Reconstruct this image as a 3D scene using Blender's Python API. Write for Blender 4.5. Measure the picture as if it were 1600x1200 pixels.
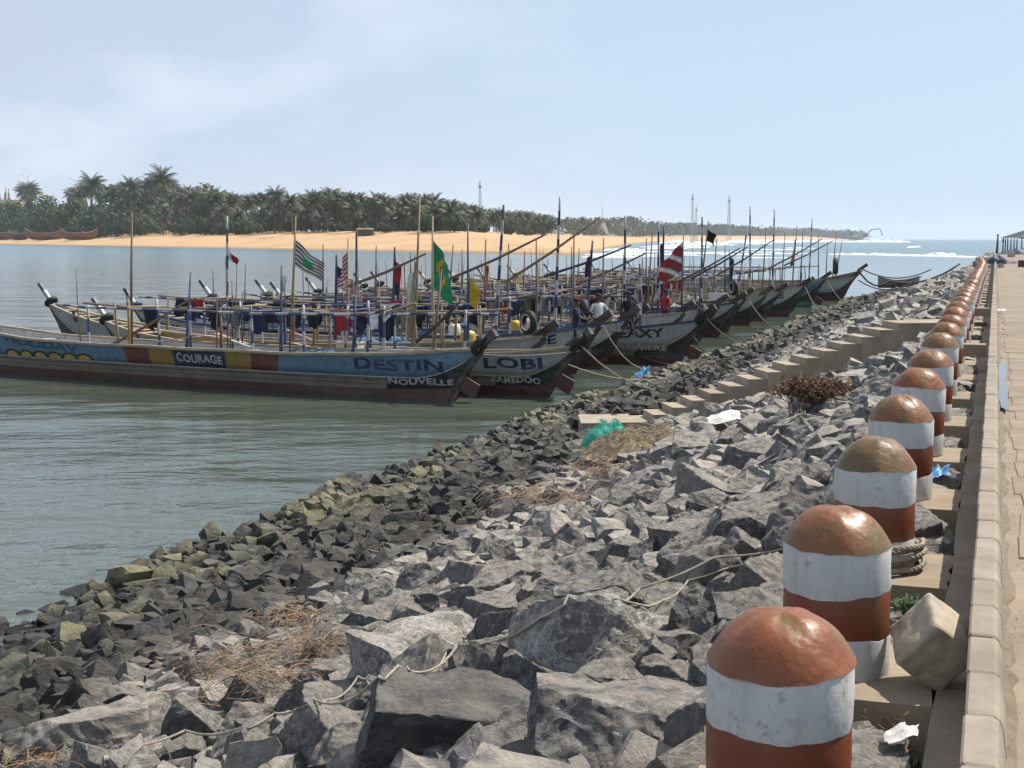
import bpy, bmesh, math, random
import numpy as np
from mathutils import Vector, Matrix, noise
from mathutils.bvhtree import BVHTree

R = math.radians
random.seed(7)
rng = np.random.default_rng(7)
S = bpy.context.scene
for o in list(bpy.data.objects):
    bpy.data.objects.remove(o)
COL = S.collection

# ------------------------------------------------------------------ camera, sky, sun, exposure
CAM_H = 1.78
PITCH = 5.88
FPX = 2200.0
cd = bpy.data.cameras.new('camera')
cam = bpy.data.objects.new('camera', cd)
COL.objects.link(cam)
cam.location = (0, 0, CAM_H)
cam.rotation_euler = (R(90 - PITCH), 0, 0)
cd.sensor_width = 36.0
cd.lens = FPX / 1600 * 36
cd.clip_start = 0.1
cd.clip_end = 40000
S.camera = cam

SUN_AZ, SUN_EL = 60.0, 54.0            # azimuth from +Y towards +X
SKY_STRENGTH = 0.066
SUN_STRENGTH = 5.0
EXPOSURE = 0.36
HAZE_DENSITY = 0.000065
WATER_Z = -2.32

world = bpy.data.worlds.new('World')
S.world = world
world.use_nodes = True
wn = world.node_tree
wn.nodes.clear()
w_out = wn.nodes.new('ShaderNodeOutputWorld')
w_bg = wn.nodes.new('ShaderNodeBackground')
w_sky = wn.nodes.new('ShaderNodeTexSky')
w_sky.sky_type = 'NISHITA'
w_sky.sun_disc = False
w_sky.sun_elevation = R(SUN_EL)
w_sky.sun_rotation = R(SUN_AZ)
w_sky.air_density = 1.0
w_sky.dust_density = 2.2
w_sky.ozone_density = 1.4
w_tc = wn.nodes.new('ShaderNodeTexCoord')
w_map = wn.nodes.new('ShaderNodeMapping')
w_map.inputs['Scale'].default_value = (1.0, 1.0, 2.6)
w_map.inputs['Location'].default_value = (1.9, 0.7, 0.15)
w_n1 = wn.nodes.new('ShaderNodeTexNoise')
w_n1.inputs['Scale'].default_value = 5.2
w_n1.inputs['Detail'].default_value = 9
w_n1.inputs['Roughness'].default_value = 0.52
w_n2 = wn.nodes.new('ShaderNodeTexNoise')
w_n2.inputs['Scale'].default_value = 2.2
w_n2.inputs['Detail'].default_value = 2
w_rmp = wn.nodes.new('ShaderNodeValToRGB')
w_rmp.color_ramp.elements[0].position = 0.47
w_rmp.color_ramp.elements[0].color = (0, 0, 0, 1)
w_rmp.color_ramp.elements[1].position = 0.70
w_rmp.color_ramp.elements[1].color = (0.75, 0.75, 0.75, 1)
w_mix = wn.nodes.new('ShaderNodeMix'); w_mix.data_type = 'RGBA'
# thin white veil over the whole sky (tropical haze), then clouds
w_veil = wn.nodes.new('ShaderNodeMix'); w_veil.data_type = 'RGBA'
w_sep = wn.nodes.new('ShaderNodeSeparateXYZ')
w_el = wn.nodes.new('ShaderNodeMapRange')          # the veil thins out with height, as haze does
w_el.inputs[1].default_value = 0.0; w_el.inputs[2].default_value = 0.75
w_el.inputs[3].default_value = 0.80; w_el.inputs[4].default_value = 0.12
w_veil.inputs[7].default_value = (8.0, 10.4, 13.4, 1)
w_mix.inputs[7].default_value = (10.6, 11.3, 12.5, 1)
# broad grey cloud bank to the left (west) of the view, thinning out towards the right
w_bank = wn.nodes.new('ShaderNodeMapRange'); w_bank.inputs[1].default_value = 0.12; w_bank.inputs[2].default_value = -0.42
w_bk2 = wn.nodes.new('ShaderNodeMath'); w_bk2.operation = 'MULTIPLY'
w_bn = wn.nodes.new('ShaderNodeMapRange'); w_bn.inputs[1].default_value = 0.22; w_bn.inputs[2].default_value = 0.52; w_bn.inputs[4].default_value = 0.85
w_gm = wn.nodes.new('ShaderNodeMix'); w_gm.data_type = 'RGBA'; w_gm.inputs[7].default_value = (6.9, 7.8, 9.7, 1)
w_cm = wn.nodes.new('ShaderNodeMath'); w_cm.operation = 'MULTIPLY'
w_b2 = wn.nodes.new('ShaderNodeMapRange'); w_b2.inputs[1].default_value = 0.12; w_b2.inputs[2].default_value = -0.25
L = wn.links.new
L(w_tc.outputs['Generated'], w_map.inputs['Vector'])
L(w_map.outputs[0], w_n1.inputs['Vector'])
L(w_map.outputs[0], w_n2.inputs['Vector'])
L(w_n1.outputs['Fac'], w_rmp.inputs[0])
L(w_sep.outputs['X'], w_bank.inputs[0]); L(w_sep.outputs['X'], w_b2.inputs[0])
L(w_n2.outputs['Fac'], w_bn.inputs[0]); L(w_bank.outputs[0], w_bk2.inputs[0]); L(w_bn.outputs[0], w_bk2.inputs[1])
L(w_tc.outputs['Generated'], w_sep.inputs[0]); L(w_sep.outputs['Z'], w_el.inputs[0]); L(w_el.outputs[0], w_veil.inputs[0])
L(w_sky.outputs[0], w_veil.inputs[6])
L(w_veil.outputs[2], w_gm.inputs[6]); L(w_bk2.outputs[0], w_gm.inputs[0]); L(w_gm.outputs[2], w_mix.inputs[6])
L(w_rmp.outputs[0], w_cm.inputs[0]); L(w_b2.outputs[0], w_cm.inputs[1]); L(w_cm.outputs[0], w_mix.inputs[0])
L(w_mix.outputs[2], w_bg.inputs['Color'])
w_bg.inputs['Strength'].default_value = SKY_STRENGTH
L(w_bg.outputs[0], w_out.inputs[0])

sd = bpy.data.lights.new('sun', 'SUN')
sd.energy = SUN_STRENGTH
sd.angle = R(0.6)
sd.color = (1.0, 0.93, 0.83)
sun = bpy.data.objects.new('sun', sd)
COL.objects.link(sun)
sdir = Vector((math.sin(R(SUN_AZ)) * math.cos(R(SUN_EL)), math.cos(R(SUN_AZ)) * math.cos(R(SUN_EL)), math.sin(R(SUN_EL))))
sun.rotation_euler = sdir.to_track_quat('Z', 'Y').to_euler()
sun.location = (20, 10, 40)

S.view_settings.view_transform = 'Standard'
S.view_settings.look = 'None'
S.view_settings.exposure = EXPOSURE
S.view_settings.gamma = 1
S.view_settings.use_curve_mapping = False
S.render.engine = 'CYCLES'
S.cycles.max_bounces = 6
S.cycles.diffuse_bounces = 3
S.cycles.glossy_bounces = 3
S.cycles.transparent_max_bounces = 8
S.cycles.volume_bounces = 1
S.cycles.use_denoising = True

# ------------------------------------------------------------------ coordinates
_f = Vector((0, math.cos(R(PITCH)), -math.sin(R(PITCH))))
_u = Vector((0, math.sin(R(PITCH)), math.cos(R(PITCH))))

def ray(px, py):
    return _f + Vector((1, 0, 0)) * ((px - 800) / FPX) - _u * ((py - 600) / FPX)

def at(px, py, z):
    d = ray(px, py)
    t = (z - CAM_H) / d.z
    return Vector((d.x * t, d.y * t, z))

def at_depth(px, py, Y):
    d = ray(px, py)
    t = Y / d.y
    return Vector((d.x * t, Y, CAM_H + d.z * t))

def project(P):
    v = Vector(P) - Vector((0, 0, CAM_H))
    dz = v.dot(_f)
    if dz < 0.2:
        return None
    return 800 + FPX * v.x / dz, 600 - FPX * v.dot(_u) / dz, dz

# quay line coordinates: s along the quay, q to its right
QT = Vector((0.3236, 0.9462, 0)); QP = Vector((0.9462, -0.3236, 0))
def Q(s, q, z=0.0):
    v = QT * s + QP * (q + 0.035)
    return Vector((v.x, v.y, z))
def toQ(P):
    return P[0] * QT.x + P[1] * QT.y, P[0] * QP.x + P[1] * QP.y - 0.035

# ------------------------------------------------------------------ object helpers
def tag(o, label=None, cat=None, group=None, kind=None):
    if label: o['label'] = label
    if cat: o['category'] = cat
    if group: o['group'] = group
    if kind: o['kind'] = kind
    return o

def empty(name, loc=(0, 0, 0), rz=0.0):
    o = bpy.data.objects.new(name, None)
    o.empty_display_size = 0.2
    COL.objects.link(o)
    o.location = loc
    o.rotation_euler = (0, 0, rz)
    return o

def link(name, me, parent=None):
    o = bpy.data.objects.new(name, me)
    COL.objects.link(o)
    if parent is not None:
        o.parent = parent
    return o

def copy_tree(o, parent=None):
    c = o.copy()
    COL.objects.link(c)
    c.parent = parent
    for ch in o.children:
        copy_tree(ch, c)
    return c

class MB:
    """collects verts / faces / material indices and links them as ONE mesh object"""
    def __init__(self):
        self.v = []; self.f = []; self.m = []; self.sm = []
    def add(self, vs, fs, m=0, smooth=False):
        n = len(self.v)
        self.v.extend([tuple(p) for p in vs])
        for f in fs:
            self.f.append(tuple(i + n for i in f)); self.m.append(m); self.sm.append(smooth)
    def box(self, c, s, rz=0.0, m=0, rot=None, taper=1.0):
        M = rot if rot is not None else Matrix.Rotation(rz, 3, 'Z')
        c = Vector(c); vs = []
        for dz in (-1, 1):
            k = taper if dz > 0 else 1.0
            for dx, dy in ((-1, -1), (1, -1), (1, 1), (-1, 1)):
                vs.append(c + M @ Vector((dx * s[0] / 2 * k, dy * s[1] / 2 * k, dz * s[2] / 2)))
        self.add(vs, [(3, 2, 1, 0), (4, 5, 6, 7), (0, 1, 5, 4), (1, 2, 6, 5), (2, 3, 7, 6), (3, 0, 4, 7)], m)
    def bar(self, a, b, w, h, m=0, up=(0, 0, 1)):
        a = Vector(a); b = Vector(b); d = b - a
        x = d.normalized(); y = Vector(up).cross(x)
        if y.length < 1e-4: y = Vector((1, 0, 0)).cross(x)
        y.normalize(); z = x.cross(y)
        self.box((a + b) / 2, (d.length, w, h), m=m, rot=Matrix((x, y, z)).transposed())
    def tube(self, pts, r, n=7, m=0, cap=True, mats=None, smooth=True):
        pts = [Vector(p) for p in pts]
        k = len(pts)
        rr = r if hasattr(r, '__len__') else [r] * k
        vs = []
        ref = None
        for i, p in enumerate(pts):
            t = (pts[min(i + 1, k - 1)] - pts[max(i - 1, 0)])
            if t.length < 1e-6: t = Vector((0, 0, 1))
            t.normalize()
            if ref is None:
                ref = t.orthogonal().normalized()
            ref = (ref - t * ref.dot(t))
            if ref.length < 1e-5: ref = t.orthogonal()
            ref.normalize()
            b = t.cross(ref)
            for j in range(n):
                a = 2 * math.pi * j / n
                vs.append(p + (ref * math.cos(a) + b * math.sin(a)) * rr[i])
        base = len(self.v)
        self.v.extend([tuple(p) for p in vs])
        for i in range(k - 1):
            mm = mats[i] if mats else m
            for j in range(n):
                self.f.append((base + i * n + j, base + i * n + (j + 1) % n, base + (i + 1) * n + (j + 1) % n, base + (i + 1) * n + j))
                self.m.append(mm); self.sm.append(smooth)
        if cap:
            self.f.append(tuple(base + j for j in range(n))[::-1]); self.m.append(mats[0] if mats else m); self.sm.append(False)
            self.f.append(tuple(base + (k - 1) * n + j for j in range(n))); self.m.append(mats[-1] if mats else m); self.sm.append(False)
    def grid(self, P, m=0, smooth=True, mf=None):
        nr, nc = len(P), len(P[0])
        base = len(self.v)
        for row in P:
            self.v.extend([tuple(p) for p in row])
        for i in range(nr - 1):
            for j in range(nc - 1):
                self.f.append((base + i * nc + j, base + i * nc + j + 1, base + (i + 1) * nc + j + 1, base + (i + 1) * nc + j))
                self.m.append(mf(i, j) if mf else m); self.sm.append(smooth)
    def lathe(self, prof, n=24, m=0, c=(0, 0, 0), smooth=True, close=True):
        base = len(self.v); k = len(prof)
        for (r, z) in prof:
            for j in range(n):
                a = 2 * math.pi * j / n
                self.v.append((c[0] + r * math.cos(a), c[1] + r * math.sin(a), c[2] + z))
        for i in range(k - 1):
            for j in range(n):
                self.f.append((base + i * n + j, base + i * n + (j + 1) % n, base + (i + 1) * n + (j + 1) % n, base + (i + 1) * n + j))
                self.m.append(m); self.sm.append(smooth)
        if close:
            self.f.append(tuple(base + j for j in range(n))[::-1]); self.m.append(m); self.sm.append(False)
            self.f.append(tuple(base + (k - 1) * n + j for j in range(n))); self.m.append(m); self.sm.append(False)
    def torus(self, c, Rr, r, axis=(0, 0, 1), n=18, k=7, m=0, squash=1.0):
        ax = Vector(axis).normalized(); e1 = ax.orthogonal().normalized(); e2 = ax.cross(e1)
        base = len(self.v); c = Vector(c)
        for i in range(n):
            a = 2 * math.pi * i / n
            d = e1 * math.cos(a) + e2 * math.sin(a)
            for j in range(k):
                b = 2 * math.pi * j / k
                self.v.append(tuple(c + d * (Rr + r * math.cos(b)) + ax * (r * math.sin(b) * squash)))
        for i in range(n):
            for j in range(k):
                self.f.append((base + i * k + j, base + ((i + 1) % n) * k + j, base + ((i + 1) % n) * k + (j + 1) % k, base + i * k + (j + 1) % k))
                self.m.append(m); self.sm.append(True)
    def mesh(self, name, mats):
        me = bpy.data.meshes.new(name)
        me.from_pydata(self.v, [], self.f)
        for mm in (mats if isinstance(mats, (list, tuple)) else [mats]):
            me.materials.append(mm)
        me.polygons.foreach_set('material_index', self.m)
        me.polygons.foreach_set('use_smooth', self.sm)
        me.update()
        return me
    def build(self, name, mats, parent=None):
        return link(name, self.mesh(name, mats), parent)

def join_np(name, V, F, mat, tone=None, smooth=False, parent=None):
    """V (n,3), F (m,3) triangles -> one object; tone per face corner-less (per face) attribute"""
    me = bpy.data.meshes.new(name)
    me.vertices.add(len(V)); me.vertices.foreach_set('co', np.ascontiguousarray(V, dtype=np.float32).ravel())
    me.loops.add(len(F) * 3); me.loops.foreach_set('vertex_index', np.ascontiguousarray(F, dtype=np.int32).ravel())
    me.polygons.add(len(F)); me.polygons.foreach_set('loop_start', np.arange(0, len(F) * 3, 3, dtype=np.int32))
    me.polygons.foreach_set('loop_total', np.full(len(F), 3, dtype=np.int32))
    me.polygons.foreach_set('use_smooth', np.full(len(F), smooth))
    if tone is not None:
        a = me.attributes.new('tone', 'FLOAT', 'FACE')
        a.data.foreach_set('value', np.ascontiguousarray(tone, dtype=np.float32))
    me.materials.append(mat)
    me.update(calc_edges=True)
    return link(name, me, parent)

# ------------------------------------------------------------------ materials
class NT:
    def __init__(self, name):
        self.mat = bpy.data.materials.new(name)
        self.mat.use_nodes = True
        self.t = self.mat.node_tree
        self.b = self.t.nodes['Principled BSDF']
        self.out = self.t.nodes['Material Output']
    def n(self, typ, op=None, **kw):
        nd = self.t.nodes.new('ShaderNode' + typ)
        if op: nd.operation = op
        for k, v in kw.items():
            key = k.replace('_', ' ')
            if key in nd.inputs: nd.inputs[key].default_value = v
            else: setattr(nd, k, v)
        return nd
    def l(self, a, b):
        self.t.links.new(a, b)
    def coord(self, kind='Object', scale=(1, 1, 1), rnd=True, rot=(0, 0, 0)):
        tc = self.n('TexCoord'); mp = self.n('Mapping')
        mp.inputs['Scale'].default_value = scale
        mp.inputs['Rotation'].default_value = rot
        self.l(tc.outputs[kind], mp.inputs['Vector'])
        if rnd:
            oi = self.n('ObjectInfo'); ml = self.n('Math', 'MULTIPLY'); ml.inputs[1].default_value = 37.0
            self.l(oi.outputs['Random'], ml.inputs[0]); self.l(ml.outputs[0], mp.inputs['Location'])
        return mp.outputs[0]
    def noise(self, vec, scale, detail=5, rough=0.55, dist=0.0):
        nd = self.n('TexNoise', Scale=scale, Detail=detail, Roughness=rough, Distortion=dist)
        if vec is not None: self.l(vec, nd.inputs['Vector'])
        return nd.outputs['Fac']
    def ramp(self, fac, stops):
        r = self.n('ValToRGB'); cr = r.color_ramp
        while len(cr.elements) < len(stops): cr.elements.new(0.5)
        for e, (p, c) in zip(cr.elements, stops):
            e.position = p; e.color = (*c, 1) if len(c) == 3 else c
        self.l(fac, r.inputs[0])
        return r.outputs[0]
    def fac(self, fac, a, b, c0=0.0, c1=1.0):
        r = self.n('MapRange'); r.clamp = True
        r.inputs[1].default_value = a; r.inputs[2].default_value = b
        r.inputs[3].default_value = c0; r.inputs[4].default_value = c1
        self.l(fac, r.inputs[0])
        return r.outputs[0]
    def mix(self, f, a, b, mode='MIX'):
        m = self.n('Mix'); m.data_type = 'RGBA'; m.blend_type = mode
        for sock, v in ((m.inputs[0], f), (m.inputs[6], a), (m.inputs[7], b)):
            if hasattr(v, 'is_linked') or hasattr(v, 'links'): self.l(v, sock)
            elif isinstance(v, (int, float)): sock.default_value = v
            else: sock.default_value = (*v, 1) if len(v) == 3 else v
        return m.outputs[2]
    def math(self, op, a, b=0.0):
        m = self.n('Math', op)
        for sock, v in ((m.inputs[0], a), (m.inputs[1], b)):
            if isinstance(v, (int, float)): sock.default_value = v
            else: self.l(v, sock)
        return m.outputs[0]
    def bump(self, h, strength=0.4, dist=0.02, prev=None):
        b = self.n('Bump', Strength=strength, Distance=dist)
        self.l(h, b.inputs['Height'])
        if prev is not None: self.l(prev, b.inputs['Normal'])
        return b.outputs[0]
    def fin(self, col=None, rough=None, normal=None):
        if col is not None:
            if isinstance(col, tuple): self.b.inputs['Base Color'].default_value = (*col, 1)
            else: self.l(col, self.b.inputs['Base Color'])
        if rough is not None:
            if isinstance(rough, (int, float)): self.b.inputs['Roughness'].default_value = rough
            else: self.l(rough, self.b.inputs['Roughness'])
        if normal is not None: self.l(normal, self.b.inputs['Normal'])
        return self.mat

def plain(name, col, rough=0.7, var=0.25, scale=3.0, bump=0.0):
    m = NT(name); v = m.coord()
    n = m.noise(v, scale, 4)
    c = m.mix(m.fac(n, 0.3, 0.7), tuple(x * (1 - var) for x in col), tuple(min(1, x * (1 + var)) for x in col))
    nr = m.bump(m.noise(v, scale * 6, 4), bump, 0.01) if bump else None
    return m.fin(c, rough, nr)

def paint(name, col, wear=0.45, under=(0.13, 0.105, 0.08), rough=0.55, scale=1.0):
    """hand-brushed boat paint, flaking and stained"""
    m = NT(name); v = m.coord(scale=(0.6 * scale, 1.0 * scale, 1.8 * scale))
    n1 = m.noise(v, 7.0, 8, 0.7); n2 = m.noise(v, 1.6, 4)
    s = m.math('ADD', m.math('MULTIPLY', n1, 0.75), m.math('MULTIPLY', n2, 0.25))
    c = m.mix(m.fac(n2, 0.3, 0.75), tuple(x * 0.72 for x in col), col)
    c = m.mix(m.fac(m.noise(v, 3.3, 6, 0.7), 0.45, 0.8), c, tuple(0.5 * x + 0.5 * y for x, y in zip(col, under)))
    drip = m.noise(m.coord(scale=(9 * scale, 9 * scale, 0.7 * scale)), 1.0, 5, 0.65)
    c = m.mix(m.math('MULTIPLY', m.fac(drip, 0.52, 0.72), 0.55), c, tuple(x * 0.35 + 0.012 for x in under))
    c = m.mix(m.math('MULTIPLY', m.fac(m.noise(v, 0.9, 5, 0.7), 0.52, 0.66), 0.4), c, tuple(0.65 * x + 0.16 for x in col))
    c = m.mix(m.math('MULTIPLY', m.fac(s, 0.68 - 0.2 * wear, 0.74 - 0.2 * wear), 0.8), c, under)
    return m.fin(c, rough, m.bump(n1, 0.35, 0.01))

def wood(name, col, rough=0.8, scale=1.0):
    m = NT(name); v = m.coord(scale=(0.35 * scale, 3 * scale, 3 * scale))
    n1 = m.noise(v, 6, 7, 0.65); n2 = m.noise(v, 1.2, 3)
    c = m.mix(m.fac(n1, 0.3, 0.72), tuple(x * 0.5 for x in col), tuple(min(1, x * 1.25) for x in col))
    c = m.mix(m.fac(n2, 0.4, 0.7), c, tuple(0.4 * x + 0.08 for x in col))
    return m.fin(c, rough, m.bump(n1, 0.4, 0.01))

def rock_material(name, stuff=False, vein=0.0, dark=0.0):
    m = NT(name)
    g = m.n('NewGeometry')
    v = m.coord('Object', rnd=True)
    vs = m.coord('Object', scale=(1.0, 1.4, 3.6), rnd=True, rot=(0.5, 0.3, 0.2))
    fol = m.noise(vs, 2.6, 9, 0.70, 1.1)
    fine = m.noise(v, 26, 6, 0.7)
    mid = m.noise(v, 5.0, 7, 0.62)
    oi = m.n('ObjectInfo')
    at_ = m.n('Attribute'); at_.attribute_name = 'tone'
    t = m.math('FRACT', m.math('ADD', oi.outputs['Random'], at_.outputs['Fac']))
    base = m.ramp(t, [(0.0, (0.085, 0.088, 0.092)), (0.3, (0.175, 0.172, 0.165)), (0.55, (0.12, 0.122, 0.124)), (0.78, (0.23, 0.218, 0.195)), (1.0, (0.31, 0.285, 0.24))])
    c = m.mix(m.fac(fol, 0.36, 0.66), m.mix(0.42, base, (0.07, 0.072, 0.075)), base)
    c = m.mix(m.fac(mid, 0.48, 0.75), c, m.mix(0.55, base, (0.40, 0.37, 0.33)))
    c = m.mix(m.math('MULTIPLY', m.fac(fine, 0.55, 0.78), 0.5), c, (0.42, 0.41, 0.39))
    c = m.mix(m.math('MULTIPLY', m.fac(fine, 0.46, 0.25), 0.5), c, (0.055, 0.052, 0.05))
    # patchy tan on upward faces: sunlit tops painted into the rock colour
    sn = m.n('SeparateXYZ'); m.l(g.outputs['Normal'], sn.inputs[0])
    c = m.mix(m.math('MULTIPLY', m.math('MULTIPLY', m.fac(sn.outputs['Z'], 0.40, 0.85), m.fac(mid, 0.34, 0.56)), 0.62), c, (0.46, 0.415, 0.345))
    if vein:
        vv = m.noise(m.coord('Object', scale=(1.5, 1.5, 1.5), rnd=True), 2.1, 7, 0.65, 1.2)
        edge = m.math('ABSOLUTE', m.math('SUBTRACT', vv, 0.52))
        c = m.mix(m.math('MULTIPLY', m.fac(edge, 0.045, 0.012), m.fac(fine, 0.35, 0.6)), c, (0.62, 0.61, 0.58))
        c = m.mix(m.math('MULTIPLY', m.math('MULTIPLY', m.fac(vv, 0.55, 0.60), m.fac(mid, 0.42, 0.58)), vein), c, (0.60, 0.59, 0.56))
    else:
        vv = m.noise(v, 1.7, 6, 0.6, 1.5)
        edge = m.math('ABSOLUTE', m.math('SUBTRACT', vv, 0.5))
        c = m.mix(m.math('MULTIPLY', m.fac(edge, 0.02, 0.004), 0.5), c, (0.45, 0.44, 0.42))
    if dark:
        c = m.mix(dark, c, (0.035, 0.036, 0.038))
    # tide marks: a dark wet/algae-stained belt and yellow-green algae close to the waterline (fixed height stain)
    sep = m.n('SeparateXYZ'); m.l(g.outputs['Position'], sep.inputs[0])
    wob = m.noise(g.outputs['Position'], 0.55, 4)
    dt = m.n('VectorMath', 'DOT_PRODUCT'); dt.inputs[1].default_value = (0.9462, -0.3236, 0); m.l(g.outputs['Position'], dt.inputs[0])
    z = m.math('ADD', dt.outputs['Value'], m.math('MULTIPLY', m.math('SUBTRACT', wob, 0.5), 3.0))
    c = m.mix(m.math('MULTIPLY', m.fac(z, -5.9, -6.7), 0.86), c, (0.021, 0.0195, 0.014))
    alg = m.math('MULTIPLY', m.fac(z, -8.2, -8.9), m.fac(m.noise(g.outputs['Position'], 1.3, 5, 0.6), 0.42, 0.58))
    c = m.mix(m.math('MULTIPLY', alg, 0.75), c, (0.235, 0.22, 0.11))
    c = m.mix(m.fac(sep.outputs['Z'], -2.16, -2.25), c, (0.014, 0.015, 0.012))
    h = m.math('ADD', m.math('MULTIPLY', fol, 1.0), m.math('MULTIPLY', mid, 0.6))
    nr = m.bump(h, 1.0, 0.07)
    nr = m.bump(fine, 0.8, 0.014, nr)
    rough = m.fac(sep.outputs['Z'], -2.0, -2.2, 0.78, 0.4)
    return m.fin(c, rough, nr)

def concrete(name, col, stain=(0.2, 0.17, 0.13), rough=0.85, sc=1.0, rnd=True):
    m = NT(name); v = m.coord(rnd=rnd)
    n1 = m.noise(v, 2.2 * sc, 7, 0.6); n2 = m.noise(v, 24 * sc, 5, 0.7); n3 = m.noise(v, 0.7 * sc, 4)
    c = m.mix(m.fac(n1, 0.35, 0.7), tuple(x * 0.74 for x in col), tuple(min(1, x * 1.15) for x in col))
    c = m.mix(m.math('MULTIPLY', m.fac(n3, 0.48, 0.68), 0.55), c, stain)
    c = m.mix(m.math('MULTIPLY', m.fac(n2, 0.58, 0.75), 0.5), c, tuple(x * 0.5 for x in col))
    c = m.mix(m.math('MULTIPLY', m.fac(n2, 0.42, 0.28), 0.4), c, tuple(min(1, x * 1.35) for x in col))
    nr = m.bump(n1, 0.35, 0.03)
    return m.fin(c, rough, m.bump(n2, 0.4, 0.008, nr))
# ------------------------------------------------------------------ water
def make_water():
    m = NT('harbour_water')
    g = m.n('NewGeometry')
    mp = m.n('Mapping'); mp.inputs['Scale'].default_value = (0.8, 1.3, 1)
    mp.inputs['Rotation'].default_value = (0, 0, R(-12))
    m.l(g.outputs['Position'], mp.inputs[0])
    n1 = m.noise(mp.outputs[0], 1.9, 4, 0.55, 0.5)
    n2 = m.noise(mp.outputs[0], 5.5, 3, 0.5, 0.4)
    n3 = m.noise(mp.outputs[0], 0.22, 3, 0.5)
    mp2 = m.n('Mapping'); mp2.inputs['Scale'].default_value = (0.018, 0.06, 1)
    m.l(g.outputs['Position'], mp2.inputs[0])
    big = m.noise(mp2.outputs[0], 1.0, 6, 0.6)
    sep = m.n('SeparateXYZ'); m.l(g.outputs['Position'], sep.inputs[0])
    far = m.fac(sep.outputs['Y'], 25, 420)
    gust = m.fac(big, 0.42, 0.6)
    b1 = m.n('Bump', Distance=0.055); m.l(n1, b1.inputs['Height'])
    m.l(m.math('MULTIPLY', m.fac(sep.outputs['Y'], 18, 260, 0.55, 0.3), m.fac(gust, 0, 1, 0.45, 1.2)), b1.inputs['Strength'])
    b2 = m.n('Bump', Distance=0.025); m.l(n2, b2.inputs['Height']); m.l(b1.outputs[0], b2.inputs['Normal'])
    m.l(m.fac(sep.outputs['Y'], 18, 120, 0.6, 0.15), b2.inputs['Strength'])
    b3 = m.n('Bump', Distance=0.6, Strength=0.5); m.l(n3, b3.inputs['Height']); m.l(b2.outputs[0], b3.inputs['Normal'])
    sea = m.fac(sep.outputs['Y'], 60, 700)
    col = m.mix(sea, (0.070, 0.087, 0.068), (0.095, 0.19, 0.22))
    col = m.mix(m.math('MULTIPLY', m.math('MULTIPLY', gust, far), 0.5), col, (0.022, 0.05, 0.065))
    m.b.inputs['IOR'].default_value = 1.33
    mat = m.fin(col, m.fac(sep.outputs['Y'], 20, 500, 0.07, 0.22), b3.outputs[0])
    b = MB()
    X = [-9000, -2500, -800, -250, -80, -30, 0, 30, 80, 250, 800, 2500, 9000]
    Y = [-120, -20, 10, 30, 60, 120, 250, 600, 1500, 4000, 11500]
    b.grid([[(x, y, WATER_Z) for x in X] for y in Y], smooth=False)
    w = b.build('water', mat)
    tag(w, 'calm green grey harbour water opening to the pale blue sea', None, None, 'structure')
make_water()

# seabed sheet: the ground that reaches the horizon below the water
sand_mat_dark = plain('seabed_sand', (0.12, 0.10, 0.07), 0.9, 0.2, 0.3)
_b = MB(); _b.grid([[(x, y, -4.2) for x in (-9100, 0, 9100)] for y in (-140, 200, 11600)], smooth=False)
tag(_b.build('seabed', sand_mat_dark), 'sandy bed under the harbour water', None, None, 'structure')

# ------------------------------------------------------------------ far bank: beach, berm, coast
BANK = [(-900, 2070), (-398, 1095), (-126, 619), (-9, 404), (6, 372), (13, 362), (19, 372), (33, 500), (62, 800), (109, 1250), (190, 1900), (302, 2600), (540, 3200), (930, 3800), (960, 3950), (900, 4200), (800, 6500), (-3000, 6500), (-3000, 3500)]
def bank_dist(x, y):
    """signed distance inside the land polygon (positive on land), numpy arrays"""
    inside = np.zeros(x.shape, bool); dmin = np.full(x.shape, 1e9)
    k = len(BANK)
    for i in range(k):
        x1, y1 = BANK[i]; x2, y2 = BANK[(i + 1) % k]
        dx, dy = x2 - x1, y2 - y1
        t = np.clip(((x - x1) * dx + (y - y1) * dy) / (dx * dx + dy * dy), 0, 1)
        dmin = np.minimum(dmin, np.hypot(x - x1 - t * dx, y - y1 - t * dy))
        c = ((y1 > y) != (y2 > y)) & (x < (x2 - x1) * (y - y1) / (dy if dy else 1e-9) + x1)
        inside ^= c
    return np.where(inside, dmin, -dmin)
def land_z(x, y):
    x = np.asarray(x, float); y = np.asarray(y, float)
    d = bank_dist(x, y)
    top = 2.05 + 0.0049 * np.clip(np.hypot(x, y), 0, 1500)        # berm crest above quay level
    w = np.clip(d / (14 + 0.085 * np.clip(np.hypot(x, y), 0, 1500)), 0, 1)
    prof = w ** 0.75
    z = WATER_Z - 0.25 + (top - WATER_Z + 0.25) * prof
    z = np.where(d < 0, WATER_Z - 0.25 + d * 0.05, z)
    bumps = 0.22 * np.sin(x * 0.31 + 1.3 * np.sin(y * 0.013)) * np.sin(y * 0.043 + x * 0.05) * np.clip(d / 30, 0, 1)
    return np.maximum(z + bumps, -4.0)
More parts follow.
